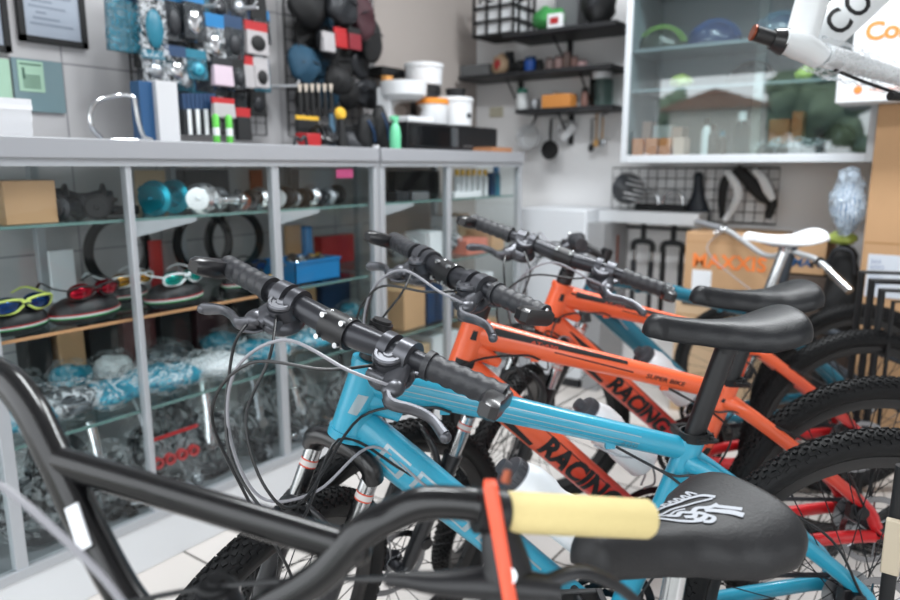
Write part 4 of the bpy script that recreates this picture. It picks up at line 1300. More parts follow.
# chrome loop rack
M0 = at(125, 115, x=-1.95)
mb = MB(); yc = M0.y
zb = ZT + .006
mb.tube([(-.04, -.055, zb + .006), (-.02, -.088, zb + .03), (-.02, -.088, zb + .07), (-.02, -.065, zb + .105), (-.02, .0, zb + .125), (0, .028, zb + .122), (.0, .034, zb + .10), (0, .04, zb + .05), (0, .052, zb + .012), (0, .075, zb + .001), (-.01, .03, zb), (-.03, -.03, zb)], .0065, 12, smooth=6, closed=False)
o = mb.build('bottle_rack', chrome, None, tag=('bent chrome loop rack standing on the counter top by the wire panel', 'rack')); o.location = (-1.95, yc, 0)

def wirepanel(name, label, M, w, h, step=.05, r=.0022, m=blackm, fr_r=.004, group=None):
    t = thing(name, label, 'wire panel', group=group); t.matrix_world = M
    mb = MB()
    n = int(round(w / step)); k = int(round(h / step))
    for i in range(1, n): mb.tube([(w * i / n, 0, 0), (w * i / n, 0, h)], r, 5)
    for j in range(1, k): mb.tube([(0, .003, h * j / k), (w, .003, h * j / k)], r, 5)
    mb.build('wire_mesh', m, t)
    f_ = MB(); f_.tube([(0, 0, 0), (w, 0, 0), (w, 0, h), (0, 0, h)], fr_r, 8, closed=True); f_.build('panel_rim', m, t)
    return t
def on_left(px0, q0, px1, q1, x):  # matrix for a panel on a plane facing +x
    a, b_, c_, d_ = rx(px0, q0, px1, q1, x)
    return a, b_, c_, d_, Matrix(((0, -1, 0, x), (1, 0, 0, a), (0, 0, 1, c_), (0, 0, 0, 1)))
a, b_, c_, d_, M = on_left(128, -60, 262, 132, XW + .03)
wirepanel('wire_panel', 'black wire grid panel on the tiled wall holding blue packs', M, b_ - a, d_ - c_)
a2, b2, c2, d2_, M = on_left(285, -60, 372, 138, XW + .03)
wirepanel('wire_panel', 'black wire grid panel nearer the corner, crowded with tools and bags', M, b2 - a2, d2_ - c2)

def pack(rect, x, body, head, label, group, name='blister_pack', depth=.022, content=None, hf=.28):
    y0, y1, z0, z1 = rx(*rect, x)
    t = thing(name, label, 'hanging pack', (x, (y0 + y1) / 2, z0), (0, 0, 0), group)
    w = y1 - y0; h = z1 - z0
    b = MB(); b.box((0, 0, h * (1 - hf) / 2), (depth, w, h * (1 - hf)), taper=.92)
    b.build('pack_body', body, t, bevel=.003, crumple=0)
    q = MB(); q.box2((-.004, -w / 2, h * (1 - hf)), (.004, w / 2, h)); q.build('pack_header', head, t)
    if content:
        k = MB(); k.ball((depth * .5, 0, h * .35), (depth * .5, w * .33, h * .24), n=16, m=8); k.build('pack_content', content, t)
    hk = MB(); hk.tube([(0, 0, h * .93), (-.03, 0, h * .96)], .002, 6); hk.build('hook', alu, t)
    return t
tf = film('teal_bag_film', '#24687c', .75); dkf = film('dark_bag_film', '#1b2229', .9)
gp = 'packs hanging on the wire panel'
pcard = mat('dull_white_card', '#a9a6a8', .6)
PK = [((105, -20, 140, 52), -2.16, tf, navyp, 'large teal plastic bag at the upper left of the panel', None),
      ((138, -25, 165, 58), -2.12, film1, tealp, 'clear crinkled bag beside the large teal one', tealp),
      ((162, -15, 182, 42), -2.16, dkf, bluep, 'dark pack with a blue header at the top of the panel', greyd),
      ((182, -12, 204, 40), -2.14, dkf, bluep, 'dark bottle pack right of the blue headed one', chrome),
      ((204, 14, 224, 62), -2.14, film1, bluep, 'clear pack of silver parts with a blue band', chrome),
      ((224, 16, 242, 60), -2.16, dkf, navyp, 'navy headed dark pack next to the silver parts pack', greyd),
      ((143, 50, 165, 82), -2.12, film1, tealp, 'teal topped clear pack in the second row', alu),
      ((165, 46, 186, 84), -2.12, film1, navyp, 'blue topped pack with silvery parts in the second row', chrome),
      ((186, 50, 206, 80), -2.12, tf, tealp, 'teal wrapped pack in the second row', tealx),
      ((212, 58, 232, 86), -2.10, mat('pale_pink_card', '#c9b7c4', .6), greyd, 'pale pink printed card in the second row', None),
      ((232, 60, 244, 90), -2.12, dkf, blackm, 'narrow dark pack right of the pink card', greyd),
      ((245, 22, 267, 55), -2.16, pcard, redp, 'pale card with a red strip and a black hook part', blackm),
      ((253, 58, 268, 88), -2.16, pcard, pcard, 'white card with a round black part', blackm),
      ((240, 56, 253, 88), -2.16, pcard, redp, 'white and red narrow pack left of the round part card', None),
      ((136, 82, 152, 134), -2.02, mat('navy_box', '#1d4a74', .45), bluep, 'tall dark blue pack standing at the panel foot', None),
      ((153, 82, 174, 136), -2.00, mat('soft_white_card', '#c2c3c6', .5), pcard, 'tall white carton with two black wheels printed low', blackm)]
for i, (rc_, x, b, h, lab, con) in enumerate(PK):
    if i < 14: pack(rc_, x, b, h, lab, gp, content=con)
    else:
        y0, y1, z0, z1 = rx(*rc_, x); cbox('parts_carton', lab, 'carton', y0, y1, ZT + EPS, z1, x, .05, b)
        if i == 15:
            for s_ in (.26, .8):
                k = MB(); k.lathe([(.0001, .0), (.016, 0), (.016, .002), (.0001, .002)], 20, rotm(0, PI / 2)); o = k.build('carton_mark', ink, None)
                o.parent = bpy.data.objects[ 'parts_carton.001']; o.location = (.0255, (s_ - .5) * (y1 - y0), .035)
for r_ in range(5):
    for c_ in range(7):
        px = 134 + c_ * 19 + (r_ % 2) * 4; q = -14 + r_ * 24
        m_, h_, cn = [(dkf, navyp, 'navy topped'), (dkf, bluep, 'blue topped'), (blackm, blackm, 'plain black'), (tf, navyp, 'teal tinted')][(r_ * 3 + c_ * 5) % 4]
        pack((px, q, px + 17, q + 34), -2.24, m_, h_, '%s pack, back layer of the panel, %s row down, %s from left' % (cn, ['first', 'second', 'third', 'fourth', 'fifth'][r_], pos[c_]), 'back layer of packs on the wire panel', content=[None, greyd, alu][(r_ + c_) % 3])
for i in range(8):
    px = 178 + i * 4.2
    y0, y1, z0, z1 = rx(px, 94, px + 3.6, 135, -2.05)
    t = thing('brake_pad_pack', 'slim blue headed blister pack, %s of the row at the panel foot' % ['first', 'second', 'third', 'fourth', 'fifth', 'sixth', 'seventh', 'last'][i], 'blister pack', (-2.05, (y0 + y1) / 2, z0), group='slim blue headed packs')
    w, h = (y1 - y0), (z1 - z0)
    MB().box2((-.03, -w / 2, 0), (.03, w / 2, h * .62)).build('pack_body', [greyd, whitep, greyd, whitep][i % 4], t, bevel=.001)
    MB().box2((-.03, -w / 2, h * .62), (.03, w / 2, h)).build('pack_header', navyp, t)
for i, px in enumerate((213, 226)):
    y0, y1, z0, z1 = rx(px, 112, px + 6, 142, -1.98)
    t = thing('light_stick', '%s lime green tube pack under the white and red card' % ['left', 'right'][i], 'tube pack', (-1.98, (y0 + y1) / 2, ZT + EPS), group='lime green tube packs')
    MB().lathe([(.009, 0), (.011, .004), (.011, .09), (.006, .098)], 14).build('tube_body', mat('lime_green', '#5fbf4a', .4), t)
    MB().lathe([(.0112, .03), (.0115, .03), (.0115, .055), (.0112, .055)], 14, close=True).build('tube_label', whitep, t)
pack((212, 98, 234, 118), -2.0, pcard, redp, 'white and red card above the lime green tubes', gp)
pack((236, 108, 250, 140), -2.02, blackm, redp, 'black and red pack right of the lime green tubes', gp)
for i, (px, qy, L) in enumerate([(200, 5, .16), (232, 8, .20), (275, 85, .20)]):
    a_ = at(px, qy, x=-2.25)
    k = MB(); k.tube([(0, 0, 0), (L, .0, -.01), (L + .02, 0, .006)], .004, 8)
    k.tube([(0, .02, 0), (L, .02, -.01)], .004, 8)
    o = k.build('display_hook', whitep, None, tag=(['white empty display hook at the top left of the wire panel', 'white price rail hook at the top right of the wire panel', 'white long empty hook sticking out right of the packs'][i], 'hook')); o.location = (-2.33, a_.y, a_.z)

# wall frames and cards
def wallflat(rect, label, name, cat, m_in, m_fr, bw=.012, x=XW + .012, tilt=0):
    y0, y1, z0, z1 = rx(*rect, x)
    t = thing(name, label, cat, (x, (y0 + y1) / 2, (z0 + z1) / 2), (tilt, 0, 0))
    w, h = y1 - y0, z1 - z0
    MB().box2((-.008, -w / 2 + bw * .5, -h / 2 + bw * .5), (.0, w / 2 - bw * .5, h / 2 - bw * .5)).build('picture_sheet', m_in, t)
    if m_fr:
        f_ = MB(); 
        for (a, b_, c_, d_) in ((-w / 2, w / 2, -h / 2, -h / 2 + bw), (-w / 2, w / 2, h / 2 - bw, h / 2), (-w / 2, -w / 2 + bw, -h / 2, h / 2), (w / 2 - bw, w / 2, -h / 2, h / 2)):
            f_.box2((-.008, a, c_), (.008, b_, d_))
        f_.build('picture_frame', m_fr, t)
    return t, w, h
t, w, h = wallflat((14, -70, 82, 44), 'black framed certificate with pale print on the tiled wall', 'framed_certificate', 'certificate', mat('certificate_paper', '#9ea7b4', .3), blackm, .018)
k = MB()
for i in range(14): k.box2((.0006, -w * .33 + (i % 3) * .01, -h * .34 + i * h * .05), (.0012, w * .30 - ((i * 37) % 5) * .02, -h * .34 + i * h * .05 + .006))
k.build('certificate_print', mat('pale_print', '#7d8794', .5), t)
wallflat((-30, -60, 5, 50), 'second black frame cut off at the left edge of the wall', 'framed_certificate', 'certificate', mat('certificate_paper', '#9ea7b4', .3), blackm, .018)
t, w, h = wallflat((14, 60, 64, 112), 'glass plaque holding a green permit sheet on the tiled wall', 'permit_plaque', 'plaque', mat('plaque_glass_grey', '#71888e', .12), None, .001)
k = MB(); k.box2((.0005, -w * .40, -h * .12), (.002, w * .10, h * .46)); k.build('permit_sheet', mat('permit_green', '#9dbfa9', .5), t)
k = MB()
flat_text(k, '1', .045, tr(.003, -w * .30, h * .22) @ Matrix(((0, 0, 1, 0), (1, 0, 0, 0), (0, 1, 0, 0), (0, 0, 0, 1))), .03)
for i in range(6): k.box2((.0022, -w * .32, -h * .05 + i * h * .045), (.0028, w * .02, -h * .05 + i * h * .045 + .003))
k.box2((.0022, -w * .36, h * .38), (.0028, w * .06, h * .41))
k.build('permit_print', mat('dark_green_print', '#36594a', .6), t)
wallflat((-14, 58, 11, 98), 'pale green permit sheet at the left edge beside the plaque', 'permit_sheet', 'permit', mat('permit_green', '#9dbfa9', .5), None, .001)

# second panel: tools, bags, straps
G2 = 'things hung on the corner wire panel'
tealbag = mat('teal_dark_fabric', '#173f56', .75, var=.2)
def softbag(rect, x, m, label, depth=.08, name='saddle_bag', cat='bag', group=G2, seed=1):
    y0, y1, z0, z1 = rx(*rect, x)
    t = thing(name, label, cat, (x, (y0 + y1) / 2, z0), group=group)
    w, h = y1 - y0, z1 - z0
    b = MB(); b.ball((0, 0, h * .46), (depth / 2, w / 2, h * .46), n=26, m=14)
    b.v = [p + noise.noise_vector((p + V((seed, 0, 0))) * 14) * .02 for p in b.v]
    b.build('bag_body', m, t, ang=60)
    s_ = MB(); s_.tube([(0, -w * .2, h * .85), (-.02, 0, h), (0, w * .2, h * .85)], .005, 8, smooth=4); s_.build('strap', blackm, t)
    z_ = MB(); z_.tube([(depth * .5, -w * .3, h * .5), (depth * .52, 0, h * .55), (depth * .5, w * .3, h * .5)], .003, 6, smooth=4); z_.build('zipper', greyd, t)
    return t
softbag((290, 42, 318, 86), -2.18, tealbag, 'dark teal pouch on the left of the corner panel', seed=2)
softbag((290, -30, 330, 30), -2.20, blackm, 'large black pouch at the top left of the corner panel', seed=3)
softbag((325, 62, 352, 96), -2.16, blackm, 'black glove-like pouch in the middle of the corner panel', seed=4)
softbag((330, -20, 356, 28), -2.14, greyd, 'grey black pouch hanging high on the corner panel', seed=5)
softbag((352, -10, 372, 40), -2.16, mat('maroon_black_fabric', '#3c1c24', .7), 'dark maroon pouch near the corner', seed=6)
softbag((362, 10, 380, 62), -2.20, blackm, 'black pouch with green piping next to the corner', seed=7)
softbag((316, 26, 340, 58), -2.20, greyd, 'charcoal pouch behind the red pack', seed=8)
for i in range(16):
    px = 288 + (i % 4) * 20 + (i // 4 % 2) * 6; q = -16 + (i // 4) * 30
    softbag((px, q, px + 24, q + 36), -2.27, [blackm, greyd, blackm, tealbag][(i * 3) % 4], 'dark back layer pouch on the corner panel, %s counting row by row' % (pos[:-1] + ['twelfth', 'thirteenth', 'fourteenth', 'fifteenth', 'sixteenth'])[i], .05, 'pouch', 'pouch', 'back layer of pouches on the corner panel', seed=20 + i)
pack((334, 28, 346, 48), -2.12, redp, redp, 'small bright red pack on the corner panel', G2)
pack((348, 28, 360, 50), -2.12, mat('dark_red', '#7d1f2a', .5), blackm, 'dark red pack right of the bright red one', G2)
pack((322, 32, 334, 52), -2.12, pcard, pcard, 'white small pack left of the bright red one', G2)
for i in range(6):
    px = 298 + i * 6.2
    y0, y1, z0, z1 = rx(px, 84, px + 4.5, 116, -2.12)
    t = thing('hand_tool', 'black handled tool with pale head, %s in the tool row' % nm_[i], 'tool', (-2.12, (y0 + y1) / 2, z0), group='tool row on the corner panel')
    h = z1 - z0
    MB().tube([(0, 0, 0), (0, 0, h * .4), (0, 0, h * .75)], [.008, .010, .006], 10).build('tool_handle', blackm, t)
    MB().tube([(0, 0, h * .72), (0, 0, h)], [.004, .011], 8, flat=.5).build('tool_head', mat('ivory_card', '#c9bfb2', .5), t)
pack((296, 116, 318, 130), -2.10, blackm, yellowp, 'black pack with a yellow header low on the corner panel', G2)
pack((296, 130, 316, 142), -2.09, redp, blackm, 'red pack with a black header at the counter level', G2)
# on the top under the corner panel: helmets, pump, horn
def helmet(label, loc, rot, s=1.0, m=blackm, m2=greyd, group=None, vents=True, dec=None):
    t = thing('bike_helmet', label, 'helmet', loc, rot, group)
    mb = MB()
    N = 40
    secs = []
    for i in range(15):
        a = PI / 2 * i / 14
        q = []
        for k in range(N):
            w = 2 * PI * k / N
            r = math.cos(a)
            groove = 1 - .07 * (abs(math.sin(w * 4)) > .75) * math.sin(2 * a) if vents else 1
            q.append(V((.135 * s * r * math.cos(w) * groove * (1.06 if math.cos(w) < 0 else 1), .098 * s * r * math.sin(w) * groove, .012 + .118 * s * math.sin(a) * (1 - .12 * math.cos(w) * r))))
        secs.append(q)
    mb.loft(secs); mb.build('helmet_shell', m, t, ang=30)
    v = MB()
    for k in range(5):
        yy = (-.056 + .028 * k) * s
        q = math.sqrt(max(0, 1 - (yy / (.098 * s)) ** 2))
        v.tube([V((.130 * s * q * math.cos(b), yy, .016 + .121 * s * q * math.sin(b))) for b in [.25 + .26 * j for j in range(10)]], .0055 * s, 8, flat=.8)
    v.build('helmet_rib', dec or m2, t)
    st = MB()
    for sd in (-1, 1): st.tube([(.03 * s, sd * .085 * s, .02), (.02 * s, sd * .06 * s, -.004), (-.06 * s, sd * .085 * s, .02)], .003, 6, smooth=3)
    st.build('helmet_strap', blackm, t)
    return t
helmet('black helmet with a glossy front, on the counter under the tool row', (-2.02, yx(322, -2.02, 125), ZT + EPS), (0, 0, -.4), .62, mat('gloss_black', '#111215', .15))
helmet('black helmet further right on the counter, by the yellow horn', (-2.02, yx(350, -2.02, 125), ZT + EPS), (0, 0, .8), .62, greyd, blackm)
k = thing('air_horn', 'round yellow and black bike horn between the two black helmets', 'horn', (-1.95, yx(341, -1.95, 112), ZT + .13 + EPS))
MB().lathe([(.0001, .012), (.018, .010), (.024, 0), (.024, -.010), (.012, -.014)], 24, rotm(0, PI / 2)).build('horn_face', yellowp, k)
MB().tube([(0, 0, -.02), (0, 0, -.07), (0, 0, -.13)], [.012, .016, .02], 12).build('horn_stand', blackm, k)
t = thing('pump', 'slate blue hand pump standing among the black helmets', 'pump', (-1.98, yx(332, -1.98, 120), ZT + EPS))
MB().tube([(0, 0, 0), (0, 0, .13)], [.017, .012], 14).build('pump_barrel', mat('slate_blue', '#4a6a80', .4, .3), t)
MB().tube([(0, -.02, .138), (0, .02, .138)], .007, 8).build('pump_handle', blackm, t)
for i, (px, m, h, lab) in enumerate([(300, greyd, .05, 'small dark figurine-like clamp left of the helmets'), (366, blackm, .14, 'black upright bag on the counter right of the helmets'), (380, blackm, .18, 'black and blue tall bag before the green bottle'), (309, redp, .05, 'red small box behind the clamp on the counter')]):
    x = -1.96 if i else -1.88
    softy = yx(px, x, 125)
    tt = thing('tool_pouch' if i in (1, 2) else 'small_clamp' if i == 0 else 'small_box', lab, 'bag' if i in (1, 2) else 'bike part' if i == 0 else 'box', (x, softy, ZT + EPS))
    b = MB()
    if i in (1, 2):
        b.ball((0, 0, h / 2), (.035, .045, h / 2), n=20, m=12); b.v = [p + noise.noise_vector(p * 16 + V((i, 0, 0))) * .012 for p in b.v]
        for p in b.v: p.z = max(p.z, 0)
        b.build('pouch_body', m, tt, ang=60); MB().tube([(.03, -.02, h * .8), (.04, 0, h * .5), (.03, .02, h * .2)], .005, 8, smooth=4).build('pouch_strap', navyp, tt)
    elif i == 0:
        b.tube([(0, -.03, 0.004), (0, -.02, .03), (0, .0, .02), (0, .02, .035), (0, .03, .004)], .006, 8, smooth=4); b.build('clamp_body', m, tt)
    else:
        b.box((0, 0, h / 2), (.05, .07, h)); b.build('box_body', m, tt, bevel=.003)
# red and tan oddment right of panel one
# canisters and bottles on the right counter top
def canister(label, px0, q0, px1, x, z, zt, m, lid, name='canister', cat='canister', liph=.18, grp=None, taper=1.0):
    y0, y1, _, _ = rx(px0, q0, px1, q0 + 10, x)
    r = (y1 - y0) / 2 * .86
    t = thing(name, label, cat, (x, (y0 + y1) / 2, z + EPS), group=grp)
    h = zt - z
    MB().lathe([(r * .92 * taper, 0), (r * .96 * taper, .004), (r, h * (1 - liph))], 32).build('canister_body', m, t)
    MB().lathe([(r * 1.05, h * (1 - liph)), (r * 1.05, h * .96), (r * .98, h), (.0001, h)], 32).build('canister_lid', lid, t)
    return t, r, h
# black microwave-like cabinet under them
y0, y1, z0, z1 = rx(388, 126, 479, 150, -2.02)
mw = thing('microwave_oven', 'black microwave oven on the right counter top', 'microwave', (-2.06, (y0 + y1) / 2, ZT + EPS))
hh_ = z1 - ZT; ww = (y1 - y0)
MB().box2((-.17, -ww / 2, .008), (.15, ww / 2, hh_)).build('oven_body', mat('oven_black', '#17181b', .35), mw, bevel=.004)
MB().box2((.1495, -ww / 2 + .01, .015), (.158, -.02, hh_ - .008)).build('oven_door', mat('oven_door_black', '#0d0e10', .12), mw, bevel=.003)
MB().box2((.158, -.025, .02), (.168, -.012, hh_ - .014)).build('door_handle', alu, mw)
MB().box2((.158, -.045, .02), (.168, -.035, hh_ - .014)).build('door_trim', alu, mw)
k = MB(); 
for j in range(4): k.box2((.150, .06 + .02 * j, .02), (.154, .068 + .02 * j, .03))
k.build('control_button', alu, mw)
for sx in (-.14, .12):
    for sy in (-ww / 2 + .03, ww / 2 - .03): MB().cyl((sx, sy, 0), (sx, sy, .009), .01, 10).build('rubber_foot', rubber, mw)
ztop = ZT + hh_ + EPS
# white coffee maker
y0, y1, z0, z1 = rx(392, 82, 422, 130, -2.0)
cm = thing('coffee_maker', 'white coffee maker with a wide top on the black microwave', 'coffee maker', (-2.02, (y0 + y1) / 2, ztop))
H_ = at(407, 82, x=-2.0).z - ztop; r = (y1 - y0) / 2
MB().box((0, 0, .012), (r * 1.9, r * 1.7, .024)).build('base', whitep, cm, bevel=.004)
MB().box((-r * .55, 0, H_ * .45), (r * .7, r * 1.4, H_ * .85)).build('column', whitep, cm, bevel=.004)
MB().lathe([(r * .62, H_ * .55), (r * .95, H_ * .68), (r * 1.0, H_), (.0001, H_)], 28).build('brew_head', whitep, cm)
MB().lathe([(r * .5, .03), (r * .62, .06), (r * .5, H_ * .42), (r * .35, H_ * .48)], 24, tr(r * .2, 0, 0)).build('jug', glass('jug_glass', '#c8c0ba'), cm)
canister('white bucket with a lid, top of the stack behind the coffee maker', 410, 75, 437, -2.12, at(423, 86, x=-2.12).z, at(423, 64, x=-2.12).z, whitep, whitep, liph=.2)
canister('dark grey jar supporting the white bucket behind the orange tub', 412, 95, 435, -2.12, ztop, at(423, 86, x=-2.12).z - .002, greyd, blackm, name='storage_jar', cat='jar')
canister('white tub with an orange lid on the black microwave', 421, 108, 443, -1.97, ztop, at(430, 99, x=-1.97).z, whitep, mat('orange_lid', '#e08a2c', .45), name='plastic_tub', cat='tub', liph=.22)
rc2, r, h = canister('white rice cooker at the right end of the microwave', 441, 110, 466, -1.98, ztop, at(453, 98, x=-1.98).z, whitep, whitep, name='rice_cooker', cat='rice cooker', liph=.15)
MB().box((r * .98, 0, h * .35), (.004, .03, .02)).build('switch_panel', greyd, rc2)
canister('small black jar on top of the rice cooker', 449, 92, 462, -1.98, ztop + h + .0015, at(455, 89, x=-1.98).z, blackm, blackm, name='storage_jar', cat='jar')
t = thing('spray_bottle', 'mint green spray bottle in front of the coffee maker', 'spray bottle', (-1.87, yx(395, -1.87, 120), ZT + EPS))
MB().lathe([(.021, 0), (.023, .005), (.023, .06), (.018, .09), (.012, .10)], 24).build('bottle_body', greenp, t)
MB().tube([(0, 0, .098), (0, 0, .115)], .012, 14).box((0, -.005, .122), (.018, .040, .016)).build('spray_head', greenp, t, bevel=.002)
cbox('wooden_block', 'upright orange wooden block behind the spray bottle', 'block', yx(384, -2.15, 90), yx(391, -2.15, 90), ZT + EPS, at(388, 76, x=-2.15).z, -2.15, .03, mat('orange_wood', '#c98f4e', .6))
# ledge above
y0, y1, z0, z1 = rx(372, 69, 398, 77, -2.3)
cbox('wall_ledge', 'short dark wall ledge near the corner, behind the wooden block', 'ledge', y0, y1, z0, z1, -2.30, .13, blackm)
# plant and tray
t = thing('potted_plant', 'small dark leafy plant in a pot at the end of the counter top', 'potted plant', (-2.0, 3.03, ZT + EPS))
MB().lathe([(.025, 0), (.035, .05), (.038, .05), (.034, .052), (.0001, .046)], 20).build('pot', mat('pot_glass', '#8a9a98', .3), t)
lf = MB(); random.seed(5)
for i in range(46):
    a = random.random() * 2 * PI; e = random.uniform(.1, 1.3); L = random.uniform(.03, .07)
    p = V((math.cos(a) * math.cos(e), math.sin(a) * math.cos(e), math.sin(e))) * L + V((0, 0, .06))
    d = V((math.cos(a), math.sin(a), .2)).normalized(); s_ = d.cross(V((0, 0, 1))).normalized() * .010
    lf.add([p, p + d * .016 + s_, p + d * .034, p + d * .016 - s_, p + d * .016 + V((0, 0, .003))], [(0, 1, 4), (1, 2, 4), (2, 3, 4), (3, 0, 4)])
    if i % 4 == 0: lf.tube([V((0, 0, .045)), p], .0012, 5)
lf.build('leaves', mat('dark_leaf', '#26352a', .6), t)
cbox('wooden_tray', 'small reddish wooden tray under the plant edge at the counter end', 'tray', 2.86, 3.04, ZT + EPS, ZT + .022, -1.86, .12, mat('red_brown_wood', '#a9744f', .55))
# ------------------------------------------------------------------ back wall: shelves, pans, glass wall cabinet
shelf_b = mat('black_shelf', '#1b1c1f', .5)
def shelf(label, px0, px1, qy, y, dy=.24, h=.022, n='wall_shelf', br=()):
    x0 = at(px0, qy, y=y).x; x1 = at(px1, qy, y=y).x; z = at((px0 + px1) / 2, qy, y=y).z
    t = thing(n, label, 'shelf', ((x0 + x1) / 2, YW, z - h), group='black wall shelves')
    MB().box2((-(x1 - x0) / 2, -dy, 0), ((x1 - x0) / 2, -.001, h)).build('shelf_board', shelf_b, t, bevel=.002)
    for bx_ in br:
        q = x0 + (x1 - x0) * bx_ - (x0 + x1) / 2
        k = MB(); k.box2((q - .012, -.02, -.16), (q + .012, -.001, 0)); k.tube([(q, -.012, -.15), (q, -dy * .7, -.002)], .006, 6)
        k.build('shelf_bracket', shelf_b, t)
    return x0, x1, z
# upper shelf spans the corner; the next one is shorter
ya_ = 3.34
x0a, x1a, zA = shelf('long black shelf with food jars, running from the corner', 459, 612, 70, ya_, br=(.30, .78))
x0b, x1b, zB = shelf('shorter black shelf above the hanging pans', 516, 613, 107, ya_, br=(.4,))
x0c, x1c, zC = shelf('high black shelf under the black crate, cut by the top of the picture', 503, 617, 27, 3.28, dy=.30, br=(.4,))
def stand(name, label, cat, px0, px1, q0, y, z, mode, m, m2=None, group=None, dy=.08):
    """something standing on a shelf, as wide and as tall as the photo shows"""
    xa = at(px0, (q0 + 70) / 2, y=y).x; xb = at(px1, (q0 + 70) / 2, y=y).x
    h = max(.02, at((px0 + px1) / 2, q0, y=y).z - z)
    t = thing(name, label, cat, ((xa + xb) / 2, y, z + EPS), group=group)
    w = xb - xa; r = w / 2
    if mode == 'box':
        MB().box((0, 0, h / 2), (w, dy, h)).build('box_body', m, t, bevel=.003)
        if m2: MB().box((0, -dy / 2 - .0008, h * .5), (w * .6, .0016, h * .45)).build('box_label', m2, t)
    elif mode == 'jar':
        MB().lathe([(r * .9, 0), (r, .005), (r, h * .74), (r * .8, h * .80)], 24).build('jar_body', m, t)
        MB().lathe([(r * .86, h * .80), (r * .88, h * .98), (r * .8, h), (.0001, h)], 24).build('jar_lid', m2 or m, t)
    elif mode == 'bag':
        b = MB(); b.ball((0, 0, h * .48), (r, dy / 2, h * .48), n=22, m=12); b.v = [p + noise.noise_vector((p + V((px0, 0, 0))) * 20) * .02 for p in b.v]
        for p in b.v: p.z = max(p.z, .0)
        b.build('bag_body', m, t, ang=50)
        if m2:
            b = MB(); b.ball((0, -dy * .34, h * .45), (r * .5, dy * .2, h * .25), n=14, m=8); b.build('bag_print', m2, t)
    return t
def glassjar(): return glass('jar_glass', '#b9b6b4')
ys = 3.44
GK = 'food items on the long black shelf'
stand('glass_tray', 'long grey translucent tray at the left of the long black shelf', 'tray', 466, 494, 66, ys, zA, 'box', mat('smoky_plastic', '#5c5e60', .25), None, GK, .12)
stand('food_bag', 'tan and red food bag on the long black shelf', 'food bag', 493, 508, 53, ys, zA, 'bag', mat('tan_food', '#b59a7e', .6), redp, GK)
stand('storage_jar', 'grey dark jar with a knob lid behind the food bag', 'jar', 505, 514, 52, 3.5, zA, 'jar', greyd, greyd, GK)
stand('coffee_pack', 'black pack left of the blue can on the long shelf', 'pack', 513, 525, 60, ys, zA, 'bag', blackm, None, GK)
stand('milk_can', 'blue can with a white label on the long black shelf', 'can', 525, 536, 57, ys, zA, 'jar', mat('royal_blue', '#2455a8', .35), navyp, GK)
stand('storage_jar', 'black round jar right of the blue can', 'jar', 536, 543, 60, ys, zA, 'jar', blackm, blackm, GK)
for i, (a_, b_, q, c, cn) in enumerate([(546, 554, 58, '#8d7b78', 'mauve'), (555, 563, 56, '#a28683', 'pinkish'), (563, 571, 52, '#6e5b55', 'brown'), (571, 578, 56, '#8a6a64', 'reddish'), (578, 587, 60, '#c9a7a8', 'pale pink')]):
    stand('spice_jar', '%s spice jar, %s of the five on the right of the long shelf' % (cn, ['first', 'second', 'third', 'fourth', 'last'][i]), 'jar', a_, b_, q, ys, zA, 'jar', mat('spice_' + cn, c, .45), mat('jar_lid_dark', '#5c4c4a', .5), 'five spice jars')
stand('storage_jar', 'clear jar with a green lid on the shorter shelf', 'jar', 517, 528, 89, ys, zB, 'jar', mat('pale_jar', '#c7cbcc', .2), mat('dark_green_lid', '#1f6a58', .4), None)
stand('cup', 'small silver cup next to the green lidded jar', 'cup', 530, 540, 100, 3.40, zB, 'jar', alu, alu)
stand('food_bag', 'crumpled pale bag behind the orange box', 'food bag', 548, 572, 92, 3.5, zB, 'bag', mat('pale_beige_bag', '#b9a694', .6))
stand('food_box', 'orange brown box on the shorter shelf', 'box', 546, 574, 95, 3.40, zB, 'box', mat('orange_brown_box', '#bd7d3e', .55), None, None, .09)
stand('storage_jar', 'brown tall jar right of the orange box', 'jar', 582, 589, 88, ys, zB, 'jar', mat('brown_jar', '#7b5a52', .4), blackm)
stand('water_jug', 'large clear jug at the right end of the shorter shelf', 'jug', 592, 613, 72, ys, zB, 'jar', glass('jug_clear', '#c9d6d4'), whitep)
# crate with cups
xa, xb = at(481, 20, y=3.36).x, at(520, 20, y=3.36).x
t = thing('plastic_crate', 'black basket crate with square openings on the high shelf', 'crate', ((xa + xb) / 2, 3.40, zC + EPS))
w = xb - xa; mb = MB()
hc = .22
for i in range(4):
    q = -w / 2 + w * i / 3
    for yy in (-.11, .11): mb.box((q, yy, hc / 2), (.014, .008, hc))
for j in range(4):
    z = .006 + (hc - .012) * j / 3
    for yy in (-.11, .11): mb.box((0, yy, z), (w, .009, .013))
    for xx in (-w / 2, w / 2): mb.box((xx, 0, z), (.009, .22, .013))
for yy in (-.05, .05):
    for xx in (-w / 2, w / 2): mb.box((xx, yy, hc / 2), (.008, .014, hc))
mb.box((0, 0, .003), (w, .22, .006))
mb.build('crate_lattice', blackm, t)
k = MB(); k.box((0, 0, hc * .42), (w * .9, .19, hc * .7)); k.build('crate_liner', whitep, t)
stand('food_bag', 'bright green crumpled bag on the high shelf', 'food bag', 535, 562, 6, 3.36, zC, 'bag', mat('bright_green', '#3d8f4c', .5), None, None, .14)
stand('small_box', 'red and white small box in front of the green bag', 'box', 548, 562, 14, 3.30, zC, 'box', whitep, redp, None, .03)
stand('storage_box', 'grey box behind the green bag on the high shelf', 'box', 560, 582, -20, 3.46, zC, 'box', mat('mid_grey_box', '#6b6d70', .6), None, None, .12)
stand('backpack', 'black bag with white specks on the right of the high shelf', 'bag', 583, 614, -30, 3.40, zC, 'bag', blackm, greyd, None, .2)
